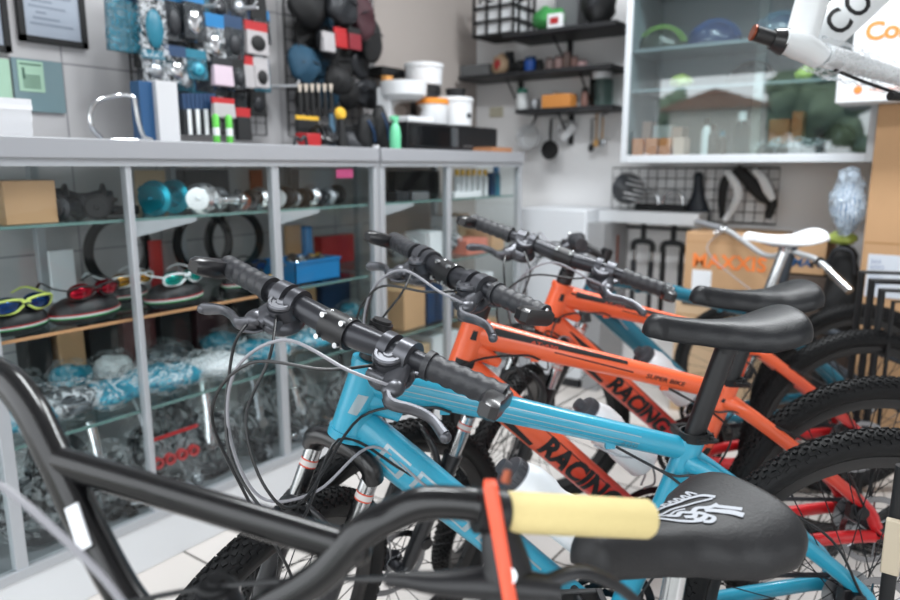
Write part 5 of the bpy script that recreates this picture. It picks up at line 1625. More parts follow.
# light switch
a_, b_, c_, d_ = ry(490, 107, 503, 117, YW - .006)
o = MB().box((0, 0, 0), (b_ - a_, .010, d_ - c_)).build('light_switch', mat('switch_cream', '#bdb9a6', .4), None, bevel=.002, tag=('cream switch plate on the back wall below the long shelf', 'switch')); o.location = ((a_ + b_) / 2, YW - .006, (c_ + d_) / 2)
# pans on hooks
def hang_at(px, py, y): return at(px, py, y=y)
yp = YW - .06
def hook(t, z):
    MB().tube([(0, .0, z), (0, -.012, z + .012), (0, .03, z + .02), (0, .058, z + .02)], .003, 6, smooth=3).build('wall_hook', blackm, t)
p = hang_at(531, 137, yp)
t = thing('saucepan', 'shiny steel pan hanging on the left under the shorter shelf', 'pan', tuple(p), group='pans hanging on the wall')
MB().lathe([(.0001, 0), (.055, 0), (.060, .012), (.066, .045), (.068, .045), (.063, .010), (.058, -.003), (.0001, -.003)], 32, rotm(PI / 2)).build('pan_bowl', mat('pan_steel', '#d5d7d9', .3, .25), t)
MB().tube([(.02, -.03, .06), (.03, -.01, .10), (.03, .0, .13)], [.006, .008, .007], 10).build('pan_handle', steel, t); hook(t, .12)
p = hang_at(551, 150, yp - .04)
t = thing('frying_pan', 'small black frying pan hanging between the steel pan and the mug', 'pan', tuple(p), group='pans hanging on the wall')
MB().lathe([(.0001, 0), (.042, 0), (.050, .018), (.052, .018), (.045, -.004), (.0001, -.004)], 32, rotm(PI / 2)).build('pan_bowl', blackm, t)
MB().tube([(0, -.01, .048), (.0, -.01, .10), (0, -.005, .16)], [.006, .009, .007], 10).build('pan_handle', blackm, t); hook(t, .15)
p = hang_at(568, 131, yp)
t = thing('steel_mug', 'steel milk mug hanging tilted right of the frying pan', 'mug', tuple(p), (0, math.radians(42), 0))
MB().lathe([(.026, -.05), (.028, -.05), (.028, .05), (.026, .05)], 28, close=True).lathe([(.0001, -.05), (.027, -.05), (.027, -.048), (.0001, -.048)], 28).build('mug_body', mat('pan_steel', '#d5d7d9', .3, .25), t)
MB().tube([(-.028, 0, .035), (-.055, 0, .02), (-.055, 0, -.02), (-.028, 0, -.035)], .004, 8, smooth=4).build('mug_handle', steel, t)
for i, (px, q, m, hm, L, nm2, lab) in enumerate([(591, 148, blackm, blackm, .13, 'ladle', 'black ladle hanging left of the wooden spoons'), (596, 143, mat('wood_spoon', '#b98f54', .6), mat('wood_spoon', '#b98f54', .6), .15, 'wooden_spoon', 'wooden spoon hanging beside the black ladle'), (602, 143, alu, mat('wood_spoon', '#b98f54', .6), .13, 'skimmer', 'pale skimmer with a wooden handle at the right of the utensils')]):
    p = hang_at(px, q, yp - .005 * i)
    t = thing(nm2, lab, 'utensil', tuple(p), group='kitchen utensils on the wall')
    k = MB(); k.ball((0, 0, 0), (.017 + .004 * (i == 2), .008, .022), n=16, m=10); k.build('spoon_bowl', m, t)
    MB().tube([(0, 0, .018), (0, 0, L)], [.004, .005], 8).build('handle', hm, t); hook(t, L)

# wall cabinet with sliding glass
CY0, CY1 = 3.20, YW
CX0 = at(622, 160, y=CY0).x; CX1 = at(868, 200, y=3.105).x - .006
CZ0 = at(628, 162, y=CY0).z; CZ1 = 2.05
cab = thing('glass_wall_cabinet', 'white framed wall cabinet with glass front, helmets and boxes inside', 'wall cabinet', ((CX0 + CX1) / 2, CY1, CZ0))
LC = tr(-(CX0 + CX1) / 2, -CY1, -CZ0)
cabm = mat('cabinet_white', '#c9ced3', .35); cabi = mat('cabinet_inside', '#858f95', .5)
mb = MB(LC); t_ = .018
mb.box2((CX0, CY0, CZ0), (CX1, CY1, CZ0 + .022)); mb.box2((CX0, CY0, CZ1 - .02), (CX1, CY1, CZ1))
mb.box2((CX0, CY0, CZ0), (CX0 + t_, CY1, CZ1)); mb.box2((CX1 - t_, CY0, CZ0), (CX1, CY1, CZ1)); mb.box2((CX0, CY1 - .01, CZ0), (CX1, CY1 - .001, CZ1))
mb.build('cabinet_carcass', cabi, cab)
mb = MB(LC)
for (a, b, c, d) in ((CX0 - .004, CX0 + .022, CZ0 - .004, CZ1), (CX1 - .026, CX1, CZ0 - .004, CZ1), (CX0 + .022, CX1 - .026, CZ0 - .004, CZ0 + .030), (CX0 + .022, CX1 - .026, CZ1 - .03, CZ1)):
    mb.box2((a, CY0 - .012, c), (b, CY0 + .006, d))
mb.build('cabinet_frame', cabm, cab, bevel=.002)
Zs1 = at(700, 86, y=CY0 + .05).z; Zs2 = at(700, 44, y=CY0 + .05).z
for z in (Zs1, Zs2, Zs2 + .28):
    MB(LC).box2((CX0 + .02, CY0 + .03, z - .014), (CX1 - .02, CY1 - .012, z)).build('cabinet_shelf', cabi, cab)
xm = at(757, 100, y=CY0).x
for i, (a, b, yy) in enumerate(((CX0 + .022, xm + .02, CY0 + .004), (xm - .02, CX1 - .026, CY0 + .014))):
    g_ = MB(LC); g_.box2((a, yy - .002, CZ0 + .03), (b, yy + .002, CZ1 - .03)); g_.build('sliding_glass', glass('cabinet_glass', '#eef6f6', 1.0, .09), cab)
GZ = 'helmets in the wall cabinet'
def in_cab(px, py, y=3.38): return at(px, py, y=y).x
hz = [(663, Zs2, '#1d2a20', '#7fae4c', 'black and green helmet on the left of the top cabinet shelf'), (716, Zs2, '#0d2c58', '#1d4f8a', 'blue helmet beside the green one on the top cabinet shelf'), (782, Zs2, '#143c58', '#1f6480', 'teal blue helmet right on the top cabinet shelf')]
for px, z, c1, c2, lab in hz:
    helmet(lab, (in_cab(px, 25), 3.38, z + EPS), (0, 0, .3), .86, mat('helm' + c1, c1, .25), mat('helm' + c2, c2, .3), GZ)
helmet('slim dark helmet lying in the middle of the second cabinet shelf', (in_cab(752, 65), 3.40, Zs1 + EPS), (0, 0, 0), .75, mat('helm_dark', '#1c2126', .35), blackm, GZ)
bag('small lime green pack on the second cabinet shelf', 3.30, Zs1 + EPS, in_cab(682, 70, 3.30), .11, .07, .06, film('lime_film', '#b8cc63', .9), mat('lime_plastic', '#b8cc63', .5), seed=61)
bag('small yellow pack behind the hanging frame on the second cabinet shelf', 3.30, Zs1 + EPS, in_cab(806, 60, 3.30), .08, .06, .06, film('lime_film', '#b8cc63', .9), mat('lime_plastic', '#b8cc63', .5), seed=62)
zb_ = CZ0 + .022
ob = mat('orange_pack', '#d98552', .5); pk = mat('pale_pink_pack', '#d9b5a8', .55)
on_ = ['leftmost', 'second', 'third', 'fourth']
for i in range(4):
    a_ = in_cab(635 + i * 13.5, 140, 3.28); b_ = in_cab(646 + i * 13.5, 140, 3.28)
    o = MB().box((0, 0, .0425), (b_ - a_, .09, .085)).build('parts_box', [ob, ob, ob, pk][i], None, bevel=.002, tag=('small orange carton, %s on the cabinet floor' % on_[i], 'box', 'orange cartons in the cabinet')); o.location = ((a_ + b_) / 2, 3.29, zb_ + EPS)
for i, (p0, p1, h, m, lab) in enumerate([(638, 652, .17, pk, 'pink carton standing behind the leftmost orange carton'), (655, 672, .15, paper, 'white carton behind the orange cartons'), (674, 684, .14, pk, 'pale pink narrow carton behind the orange cartons'), (770, 790, .16, ob, 'orange carton in the right half of the cabinet floor'), (792, 803, .19, ob, 'taller orange carton right of the other in the cabinet')]):
    a_ = in_cab(p0, 130, 3.42); b_ = in_cab(p1, 130, 3.42)
    o = MB().box((0, 0, h / 2), (b_ - a_, .09, h)).build('carton', m, None, bevel=.002, tag=(lab, 'box', 'taller cartons in the cabinet')); o.location = ((a_ + b_) / 2, 3.44, zb_ + EPS)
def bottle_s(px, r, h, m, cap_, lab, y=3.30):
    t = thing('small_bottle', lab, 'bottle', (in_cab(px, 140, y), y, zb_ + EPS), group='bottles on the cabinet floor')
    MB().lathe([(r * .95, 0), (r, .004), (r, h * .65), (r * .5, h * .8)], 20).build('bottle_body', m, t)
    MB().lathe([(r * .55, h * .8), (r * .55, h), (.0001, h)], 16).build('bottle_cap', cap_, t)
bottle_s(706, .022, .17, whitep, greyd, 'white slim bottle next to the orange cartons in the cabinet')
bottle_s(713, .024, .14, greyd, blackm, 'dark grey bottle right of the slim white one in the cabinet')
bottle_s(722, .022, .11, blackm, tealp, 'black bottle with a teal cap in the cabinet')
bottle_s(741, .034, .19, glass('pale_bottle', '#d9e6ea'), whitep, 'large clear bottle in the middle of the cabinet floor')
bag('long clear bag of ribbed grey parts on the cabinet floor', 3.30, zb_ + EPS, in_cab(790, 148, 3.30), .34, .10, .075, film1, dark_x, seed=63)
cb_ = MB().box((0, 0, .02), (.20, .12, .04)).build('white_tray', whitep, None, bevel=.004, tag=('flat white tray behind the ribbed bag in the cabinet', 'tray')); cb_.location = (in_cab(800, 130, 3.45), 3.43, zb_ + EPS + .0)
for i, (p0, p1, h, lab) in enumerate([(833, 866, .13, 'black pack at the far right of the cabinet floor')]):
    bag(lab, 3.40, zb_ + EPS, in_cab(838, 130, 3.4), .13, .12, h, mat('black_film', '#17181b', .35), None, seed=64)

# low wall things: white chest, ledge, wire panel and what hangs there
wh = thing('chest_freezer', 'white chest with a lid line standing against the back wall', 'chest', (at(556, 250, y=3.28).x, 3.40, 0))
xa, xb = at(522, 240, y=3.22).x, at(590, 240, y=3.22).x
zt = at(556, 209, y=3.22).z; w = xb - xa
zl = at(556, 258, y=3.22).z
MB().box2((-w / 2, -.18, .05), (w / 2, .16, zl - .004)).build('chest_body', mat('white_enamel', '#cfd3d8', .3), wh, bevel=.006)
MB().box2((-w / 2, -.185, zl + .004), (w / 2, .16, zt)).build('chest_lid', mat('white_enamel', '#cfd3d8', .3), wh, bevel=.006)
MB().box2((-w / 2 + .02, -.16, 0), (w / 2 - .02, .15, .052)).build('chest_plinth', greyd, wh)
MB().box2((-w / 2 + .0, -.17, zl - .005), (w / 2, .155, zl + .005)).build('lid_seal', greyd, wh)
o = cbox('grey_cabinet', 'narrow grey cabinet side between the white chest and the white ledge', 'cabinet', 3.24, 3.55, 0, at(598, 222, y=3.3).z, at(600, 240, y=3.3).x, .09, mat('grey_panel', '#8f9092', .5))
x0, x1 = at(597, 220, y=3.36).x, at(698, 220, y=3.36).x
zl0, zl1 = at(645, 224, y=3.36).z, at(645, 212, y=3.36).z
lg = thing('wall_ledge', 'white ledge board under the wire panel, black forks hanging from it', 'ledge', ((x0 + x1) / 2, YW, zl0))
MB().box2((-(x1 - x0) / 2, -.20, 0), ((x1 - x0) / 2, -.001, zl1 - zl0)).build('ledge_board', whitep, lg, bevel=.003)
# wire panel
xa, xb, za, zc = ry(612, 168, 778, 221, YW - .03)
wirepanel('wire_panel', 'wire grid panel on the back wall right under the glass cabinet', Matrix(((1, 0, 0, xa), (0, 1, 0, YW - .03), (0, 0, 1, za), (0, 0, 0, 1))), xb - xa, zc - za, step=.048)
GW = 'things hung below the glass cabinet'
p = at(621, 188, y=YW - .16)
h_ = helmet('black and white road helmet hanging upright on the wire panel', (p.x, YW - .12, p.z - .0), (PI / 2 + .15, .15, 1.35), .80, mat('helm_bw', '#3a3d42', .3), whitep, GW)
# two chrome hoops with black bodies (locks)
for i, px in enumerate((648, 672)):
    p = at(px, 212, y=YW - .10)
    t = thing('bike_lock', ['chrome hooped lock left on the white ledge', 'chrome hooped lock right of the first on the white ledge'][i], 'lock', (p.x, YW - .10, zl1 + EPS), group='hooped locks on the ledge')
    MB().tube([(-.05, 0, .02)] + [(-.05 * math.cos(a), 0, .05 + .05 * math.sin(a)) for a in [PI * j / 10 for j in range(11)]] + [(.05, 0, .02)], .007, 10).build('lock_shackle', steel, t)
    MB().cyl((-.065, 0, .018), (.065, 0, .018), .017, 16).build('lock_body', blackm, t)
# saddle hung nose up
p = at(697, 172, y=YW - .07)
t = thing('spare_saddle', 'dark blue black saddle hanging nose up on the wire panel', 'saddle', tuple(p), (0, 0, 0), GW)
sm_ = saddle_mesh(.26, .95).build('saddle_shell', mat('navy_black', '#1b222c', .45), t, ang=60)
sm_.matrix_basis = Matrix(((0, 1, 0, 0), (0, 0, -1, 0), (1, 0, 0, 0), (0, 0, 0, 1)))
k = MB()
for s_ in (-1, 1): k.tube([(s_ * .01, .03, -.05), (s_ * .02, .045, -.10), (s_ * .02, .045, -.19), (s_ * .03, .03, -.23)], .0035, 8, smooth=3)
k.build('saddle_rail', steel, t)
# fenders
for i, (pts, m, lab) in enumerate([
        ([(722, 219), (722, 200), (724, 184), (730, 172)], blackm, 'black thin fender at the left edge of the right wire panel'),
        ([(724, 221), (734, 206), (738, 192), (732, 178), (726, 171)], whitep, 'white curved fender hanging beside the black one'),
        ([(736, 168), (748, 180), (758, 192), (768, 200), (775, 206)], blackm, 'wide black fender running down to the right on the wire panel'),
        ([(764, 175), (770, 190), (772, 204), (768, 219)], blackm, 'narrow black fender at the right edge of the wire panel'),
        ([(754, 170), (762, 178), (768, 190), (773, 200)], whitep, 'white and black small fender overlapping the wide black one')]):
    P_ = [at(a, b, y=YW - .06 - .012 * i) for a, b in pts]
    c0 = P_[0].copy(); P_ = [p - c0 for p in P_]
    k = MB(); k.tube(P_, [.012, .020, .022, .014] if i != 2 else [.024, .030, .026, .012], 12, smooth=5, flat=.45, upv=V((0, 1, 0)))
    o = k.build('fender', m, None, tag=(lab, 'fender', 'fenders on the wire panel')); o.location = c0
# suspension forks hung upside down from the ledge
fz = zl0
for i, (px, L, lab) in enumerate([(644, .26, 'black bicycle fork with twin legs hanging left under the white ledge'), (674, .30, 'black bicycle fork hanging right under the white ledge')]):
    p = at(px, 226, y=YW - .14)
    t = thing('bicycle_fork', lab, 'fork', (p.x, YW - .14, fz - .001), group='forks under the ledge')
    MB().cyl((-.085, 0, -.022), (.085, 0, -.022), .008, 10).cyl((0, 0, 0), (0, 0, -.10), .014, 14).build('steerer', blackm, t)
    k = MB(); k.tube([(-.05, 0, -.14), (-.045, 0, -.10), (0, 0, -.09), (.045, 0, -.10), (.05, 0, -.14)], .015, 12, smooth=4)
    k.build('fork_crown', blackm, t)
    for s_ in (-1, 1):
        MB().cyl((s_ * .045, 0, -.13), (s_ * .045, 0, -.20 - .02 * i), .012, 14).build('stanchion', [steel, blackm][i], t)
        MB().tube([(s_ * .045, 0, -.19), (s_ * .045, 0, -.19 - L), (s_ * .045, .02, -.21 - L)], [.015, .012, .010], 12).build('fork_leg', [greyd, blackm][i], t)
p = at(607, 230, y=YW - .18)
k = MB(); k.tube([(0, 0, 0), (.004, 0, -.12), (-.01, 0, -.26), (.0, .0, -.30)], [.008, .006, .008, .010], 10, smooth=3)
o = k.build('hanging_cable', blackm, None, tag=('black thick strap hanging down left of the forks', 'strap')); o.location = (p.x, YW - .18, p.z)
p = at(617, 235, y=YW - .15)
o = MB().cyl((0, 0, 0), (0, 0, -.20), .012, 12).build('hanging_tube', copper, None, tag=('short reddish tube hanging between the strap and the left fork', 'tube')); o.location = (p.x, YW - .15, p.z)

# stacked cartons by the back wall
def carton(name, label, rect, y, dy, m, z0=None, group=None, seam=True, rot=0):
    xa, xb, za, zc = ry(*rect, y)
    z0 = za if z0 is None else z0
    t = thing(name, label, 'cardboard box', ((xa + xb) / 2, y + dy / 2, z0), (0, 0, rot), group)
    w = xb - xa; h = zc - z0
    MB().box2((-w / 2, -dy / 2, 0), (w / 2, dy / 2, h)).build('box_body', m, t, bevel=.003)
    if seam: MB().box2((-w / 2, -dy / 2 - .0006, h * .86), (w / 2, -dy / 2, h * .872)).build('tape_seam', mat('tape_brown', '#a98055', .4), t)
    return t, w, h
FX = Matrix(((1, 0, 0, 0), (0, 0, -1, 0), (0, 1, 0, 0), (0, 0, 0, 1)))   # text in the XZ plane, facing -y
zst = at(720, 303, y=3.22).z
t, w, h = carton('cardboard_box', 'lowest kraft carton of the stack behind the teal bike', (672, 303, 776, 420), 3.20, .32, kraft2, 0.0)
t, w, h = carton('cardboard_box', 'kraft carton lettered MAXXIS in orange with a white label', (684, 234, 776, 303), 3.20, .32, kraft, zst + EPS, rot=0)
k = MB(); flat_text(k, 'MAXXIS', .085, tr(0, -.1612, h * .60) @ FX, .03, 0, 1.05); k.build('orange_lettering', orange, t)
MB().box2((-w * .40, -.1618, h * .12), (-w * .18, -.1605, h * .46)).build('shipping_label', paper, t)
MB().box2((-w / 2, -.162, -.02), (w * .3, -.1602, .0)).build('dark_joint_strip', blackm, t)  # black strip over the joint with the carton below
t, w, h = carton('cardboard_box', 'kraft carton printed SHIMANO in blue behind the silver handlebar', (781, 240, 826, 274), 3.22, .28, kraft, None, seam=False)
k = MB(); flat_text(k, 'SHIMANO', .050, tr(0, -.1412, h * .34) @ FX, .03, .2, 1.0); k.build('blue_lettering', mat('blue_print', '#24507c', .6), t)
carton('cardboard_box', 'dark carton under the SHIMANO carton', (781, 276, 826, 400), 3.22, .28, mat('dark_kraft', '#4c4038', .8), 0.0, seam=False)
# tall carton and the tire cartons on it
BX0 = at(868, 200, y=3.105).x
zbt = at(880, 104, y=3.105).z
t = thing('cardboard_box', 'very tall kraft carton standing at the right edge with a written sheet', 'cardboard box', (BX0 + .36, 3.285, 0))
MB().box2((-.36, -.18, 0), (.36, .18, zbt)).build('box_body', mat('kraft_tall', '#b8926c', .85, var=.06, scale=6), t, bevel=.004)
xa, xb, za, zc = ry(866, 255, 905, 298, 3.10)
MB().box2((xa - BX0 - .36, -.1822, za), (xb - BX0 - .36 + .10, -.1805, zc)).build('paper_sheet', mat('sheet_white', '#c9cfd8', .7), t)
k = MB()
for i, s_ in enumerate(('24 T', 'No 5', '18 P', 'OK 2')):
    pass
for i in range(5):
    for j in range(3 + i % 2): k.tube([(xa - BX0 - .36 + .012 + j * .012, -.1826, zc - .02 - i * .022), (xa - BX0 - .36 + .018 + j * .012, -.1826, zc - .028 - i * .022), (xa - BX0 - .36 + .012 + j * .012, -.1826, zc - .034 - i * .022)], .0012, 4)
k.build('pen_scribble', mat('blue_pen', '#3f5f96', .6), t)
MB().box2((-.36, -.1806, zc + .04), (.36, -.1798, zc + .046)).build('fold_line', mat('fold_brown', '#a27b50', .85), t)
wb_ = mat('white_carton', '#d5d8db', .6)
xa, xb, za, zc = ry(836, 72, 900, 110, 2.995)
t = thing('tire_carton', 'lower white carton with a small orange mark, on the tall kraft box', 'carton', (xa + .31, 3.09, zbt + EPS), group='white tire cartons')
hL = zc - zbt
MB().box2((-.31, -.095, 0), (.31, .095, hL)).build('box_body', wb_, t, bevel=.003)
k = MB(); k.lathe([(.0001, 0), (.014, 0), (.014, .001), (.0001, .001)], 20, tr(-.27 + .03, -.0956, hL * .42) @ rotm(PI / 2)); flat_text(k, 'continental', .022, tr(-.27 + .115, -.0962, hL * .42) @ FX, .0); k.build('orange_mark', orange, t)
t = thing('tire_carton', 'upper white carton with large orange Continental lettering', 'carton', (xa + .31, 3.09, zbt + hL + 2 * EPS), group='white tire cartons')
MB().box2((-.27, -.095, 0), (.31, .095, .24)).build('box_body', wb_, t, bevel=.003)
k = MB(); flat_text(k, 'Continental', .085, tr(-.235, -.0962, .105) @ FX, .035, 0, .95, center=False); k.build('orange_lettering', orange, t)
t = thing('carton', 'plain pale carton stub left of the white tire cartons', 'carton', (xa - .01, 3.16 + .0, zbt - .05)) if False else None
# bag bundle and black bag hanging by the tall carton
bag('big clear bag of blue and white things hanging by the tall carton', 3.13, at(848, 236, y=3.13).z, at(848, 200, y=3.13).x, .12, .11, .27, film('blue_white_film', '#b9c9d8', .55), mesh_pattern('blue_white_mix', '#3c6a94', '#dfe5ea', 22), seed=71)
bag('yellow green crumpled bag on the black one near the tall carton', 3.20, .825, at(842, 245, y=3.2).x, .11, .10, .06, mat('yellow_green_bag', '#a9b95a', .5), None, seed=72)
t = thing('black_bag', 'black duffel bag bulging between the cartons', 'bag', (at(842, 280, y=3.2).x, 3.20, .42))
b = MB(); b.ball((0, 0, .20), (.075, .07, .20), n=26, m=16); b.v = [p + noise.noise_vector(p * 12) * .03 for p in b.v]; b.build('bag_body', blackm, t, ang=60)
MB().tube([(-.05, -.06, .3), (-.03, -.08, .39), (.03, -.08, .39), (.05, -.06, .3)], .008, 8, smooth=4).build('bag_strap', greyd, t)
o = cbox('stool', 'dark wooden stool under the black duffel bag', 'stool', 3.13, 3.27, 0, .42 - EPS, at(842, 280, y=3.2).x, .13, mat('dark_wood', '#3a2c24', .6))
# black metal frames leaning at the right edge
for i, (px, q, y, lab) in enumerate([(862, 272, 2.40, 'outer black metal frame leaning at the right edge'), (872, 280, 2.34, 'second black metal frame nested inside the outer one'), (882, 290, 2.28, 'innermost black metal frame at the right edge')]):
    p = at(px, q, y=y)
    k = MB(); h = p.z
    k.tube([(0, 0, .006), (0, .0, h), (.40, .0, h + .02), (.40, 0, .006)], .011, 10, smooth=0, closed=True)
    k.tube([(.03, 0, .02), (.03, 0, h - .03), (.37, 0, h - .01), (.37, 0, .02)], .006, 8, closed=True)
    o = k.build('metal_frame', blackm, None, tag=(lab, 'metal frame', 'black metal frames')); o.location = (p.x, y, 0)

# ------------------------------------------------------------------ white frame hanging from the ceiling
wf = thing('racing_frameset', 'white racing frame hanging at the top right with black CO lettering, half wrapped in plastic', 'bicycle frame', tuple(at(800, 45, d=1.55)))
WFM = Matrix.Translation(wf.location).inverted()
def Wf(px, py, d): return WFM @ at(px, py, d=d)
wpaint = mat('frame_white', '#e4e8ea', .22, coat=.5)
side_ = (at(800, 45, d=1.2) - at(800, 45, d=1.55)).normalized()
k = MB()
tA = Spar(Wf(798, 50, 1.55), Wf(826, -50, 1.50), .034, .020, side=side_)
tB = Spar(Wf(806, 52, 1.56), Wf(905, -42, 1.62), [.040, .046, .046], [.024, .026, .026], side=side_)
tA.mesh(k); tB.mesh(k)
k.tube([Wf(780, 40, 1.54), Wf(800, 46, 1.55), Wf(820, 58, 1.56)], [.034, .042, .034], 20, smooth=4, flat=.7)
fo = k.build('frame_tubes', wpaint, wf, ang=50)
k = MB(); k.tube([Wf(820, 55, 1.56), Wf(860, 66, 1.6), Wf(912, 80, 1.64)], [.040, .034, .030], 18, smooth=4, flat=.6); k.build('rear_arm', wpaint, wf)
k = MB(); k.tube([Wf(816, 54, 1.56), Wf(860, 68, 1.6), Wf(912, 84, 1.64)], [.052, .050, .046], 20, smooth=5, flat=.75)
k.v = [p + noise.noise_vector(p * 26) * .010 for p in k.v]; k.build('plastic_wrap', film('wrap_film', '#d9dee2', .28), wf, ang=25)
k = MB(); k.tube([Wf(835, 70, 1.55), Wf(870, 84, 1.58), Wf(912, 98, 1.6)], .004, 8, smooth=4); k.tube([Wf(890, 96, 1.58), Wf(912, 97, 1.6)], .010, 10); k.build('rear_cable', blackm, wf)
k = MB(); k.tube([Wf(784, 42, 1.54), Wf(772, 39, 1.54)], [.030, .022], 18); k.tube([Wf(776, 40, 1.54), Wf(754, 33, 1.53)], .0165, 18); k.build('steerer_tube', black, wf)
k = MB(); k.tube([Wf(754, 33, 1.53), Wf(752, 32.4, 1.53)], .0175, 18); k.build('steerer_end', copper, wf)
k = MB(); tB.text(k, 'CO', .082, .085, .0, .02, 0, 1.15); k.build('black_lettering', ink, fo, ang=80)
k = MB(); tB.text(k, 'T', .016, .0, -.006, .02, 0, 1); k.build('small_mark', ink, fo, ang=80)
k = MB(); k.tube([Wf(852, -20, 1.57), V((Wf(852, -20, 1.57).x, Wf(852, -20, 1.57).y, 2.75 - wf.location.z))], .0025, 6); k.build('hanging_cord', blackm, wf)
# ------------------------------------------------------------------ silver city bike behind the row
def simple_bike(name, label, loc, yaw, R, frame_m_, build):
    t = thing(name, label, 'bicycle', loc, (0, 0, yaw)); build(t); return t
t = thing('city_bike', 'silver barred city bike with a dark grey stem in front of the cartons', 'bicycle', (.335, 3.03, 0), (0, 0, math.radians(183)))
greyf = mat('dark_grey_paint', '#3b4148', .35, .3)
cz_ = at(785, 244, y=3.0).z
hx = .87
MB().tube([(hx + .045, 0, .45), (hx + .01, 0, .60)], .019, 16).tube([(hx + .02, 0, .58), (.34, 0, .40)], [.019, .016], 14).tube([(hx + .035, 0, .50), (.42, 0, .26)], [.02, .017], 14).tube([(.30, 0, .58), (.42, 0, .26)], .015, 14).cyl((.42, -.035, .26), (.42, .035, .26), .02, 16).tube([(.32, .012, .52), (0, .05, .30)], .008, 8).tube([(.32, -.012, .52), (0, -.05, .30)], .008, 8).tube([(.42, .02, .26), (0, .05, .30)], .009, 8).tube([(.42, -.02, .26), (0, -.05, .30)], .009, 8).build('frame', greyf, t)
MB().tube([(hx + .04, 0, .46), (hx - .01, 0, .66), (hx - .035, 0, cz_ - .01)], [.0165, .0165, .0175], 16).box((hx - .03, 0, cz_), (.05, .05, .04)).build('stem', greyf, t, bevel=.003)
MB().tube([(hx + .045, .0, .45), (hx + .05, .04, .43), (hx + .09, .05, .30)], .010, 10).tube([(hx + .045, .0, .45), (hx + .05, -.04, .43), (hx + .09, -.05, .30)], .010, 10).build('fork', steel, t)
def local(px, py, y):
    p = at(px, py, y=y) - V((.335, 3.03, 0)); a = -math.radians(183)
    return V((p.x * math.cos(a) - p.y * math.sin(a), p.x * math.sin(a) + p.y * math.cos(a), p.z))
bpts = [local(696, 222, 3.24), local(724, 229, 3.20), local(742, 240, 3.16), local(762, 254, 3.10), local(776, 256, 3.04), local(786, 250, 3.0), local(800, 254, 2.96), local(820, 262, 2.90), local(850, 291, 2.82)]
hb_ = MB().tube(bpts, .0115, 12, smooth=5).build('handlebar', mat('bar_silver', '#c4c7ca', .3, .5), t)
MB().tube([bpts[0], bpts[0].lerp(bpts[1], .5), bpts[1]], [.016, .0155, .015], 14).build('grip', mat('grip_silver_grey', '#8b8d91', .4, .4), hb_)
MB().tube([bpts[-1], bpts[-1].lerp(bpts[-2], .7)], [.015, .014], 14).build('grip', chrome, hb_)
k = MB(); q = bpts[1] + V((0, 0, 0)); k.cyl(q + V((-.01, 0, 0)), q + V((.01, 0, -.002)), .019, 14); k.tube([q, q + V((.03, .0, -.015)), q + V((.03, .03, -.02)), q + V((.02, .09, -.01))], .005, 8, smooth=4); k.build('brake_lever', steel, t)
k = MB(); q = bpts[7]; k.cyl(q + V((0, -.01, 0)), q + V((0, .01, 0)), .018, 14); k.tube([q, q + V((.03, -.02, -.012)), q + V((.03, -.08, -.03))], .005, 8, smooth=4); k.build('brake_lever', blackm, t)
MB().tube([bpts[1], bpts[1] + V((.05, .05, -.1)), V((hx + .06, .02, .62))], .0025, 6, smooth=6).build('brake_cable', cableg, t)
add_wheel('front_wheel', t, tr(hx + .09, 0, .30), key='small', R=.30, rt=.02, knobs=False, rotor=False)
add_wheel('rear_wheel', t, tr(0, 0, .30), key='small', rotor=False)
k = MB(); k.cyl((.30, 0, .56), (.285, 0, .64), .0135, 14); k.build('seat_post', steel, t)
add_saddle(t, V((.42, 0, .70)), vinyl2)

# ------------------------------------------------------------------ black bike in the foreground
BM = V((-.065, 1.0, 0)); BYAW = math.radians(241)
bm = thing('freestyle_bike', 'black bike in front with a braced high handlebar, pale yellow grip and printed saddle', 'bicycle', tuple(BM), (0, 0, BYAW))
BI = (Matrix.Translation(BM) @ Matrix.Rotation(BYAW, 4, 'Z')).inverted()
def B(px, py, d): return BI @ at(px, py, d=d)
gloss = mat('gloss_black_tube', '#0b0b0d', .22, 0, coat=.35, spec=.35)
yel = mat('pale_yellow_grip', '#dac88e', .85, bump=.3, scale=120)
# right half (near the saddle), left half beyond the crossbar
br = [B(222, 640, .56), B(262, 612, .55), B(322, 575, .545), B(362, 532, .545), B(392, 515, .55), B(425, 503, .552), B(470, 504, .556), B(506, 511, .560), B(648, 519, .597)]
bl = [B(222, 640, .56), B(170, 640, .575), B(128, 600, .585), B(84, 520, .60), B(52, 452, .615), B(28, 405, .63), B(0, 375, .65), B(-40, 362, .68), B(-120, 352, .74)]
k = MB(); k.tube(br, .0135, 22, smooth=8); k.tube(bl, .0150, 22, smooth=8)
hb_ = k.build('handlebar', gloss, bm)
c0, c1 = B(54, 460, .612), B(356, 550, .546)
k = MB(); k.tube([c0, c1], .0132, 22); k.build('crossbar', gloss, hb_)
for q, nm2 in ((c0, 'weld_cap'), (c1, 'weld_cap')):
    MB().ball(q, .0125).build(nm2, gloss, hb_)
MB().ball(c1 + (c1 - c0).normalized() * .006 + BI.to_3x3() @ V((0, 0, .004)), .0045).build('tiny_plug', whitep, hb_)
g0, g1 = B(506, 512, .560), B(652, 519, .598)
k = MB(); d = (g1 - g0).normalized()
k.tube([g0, g0 + d * .003, g1 - d * .006, g1 - d * .002, g1 + d * .001], [.0155, .0165, .0165, .0140, .009], 28); k.build('grip', yel, hb_)
k = MB(); k.tube([g0 - d * .026, g0 - d * .002], .0175, 24); k.build('lever_clamp', satin, hb_)
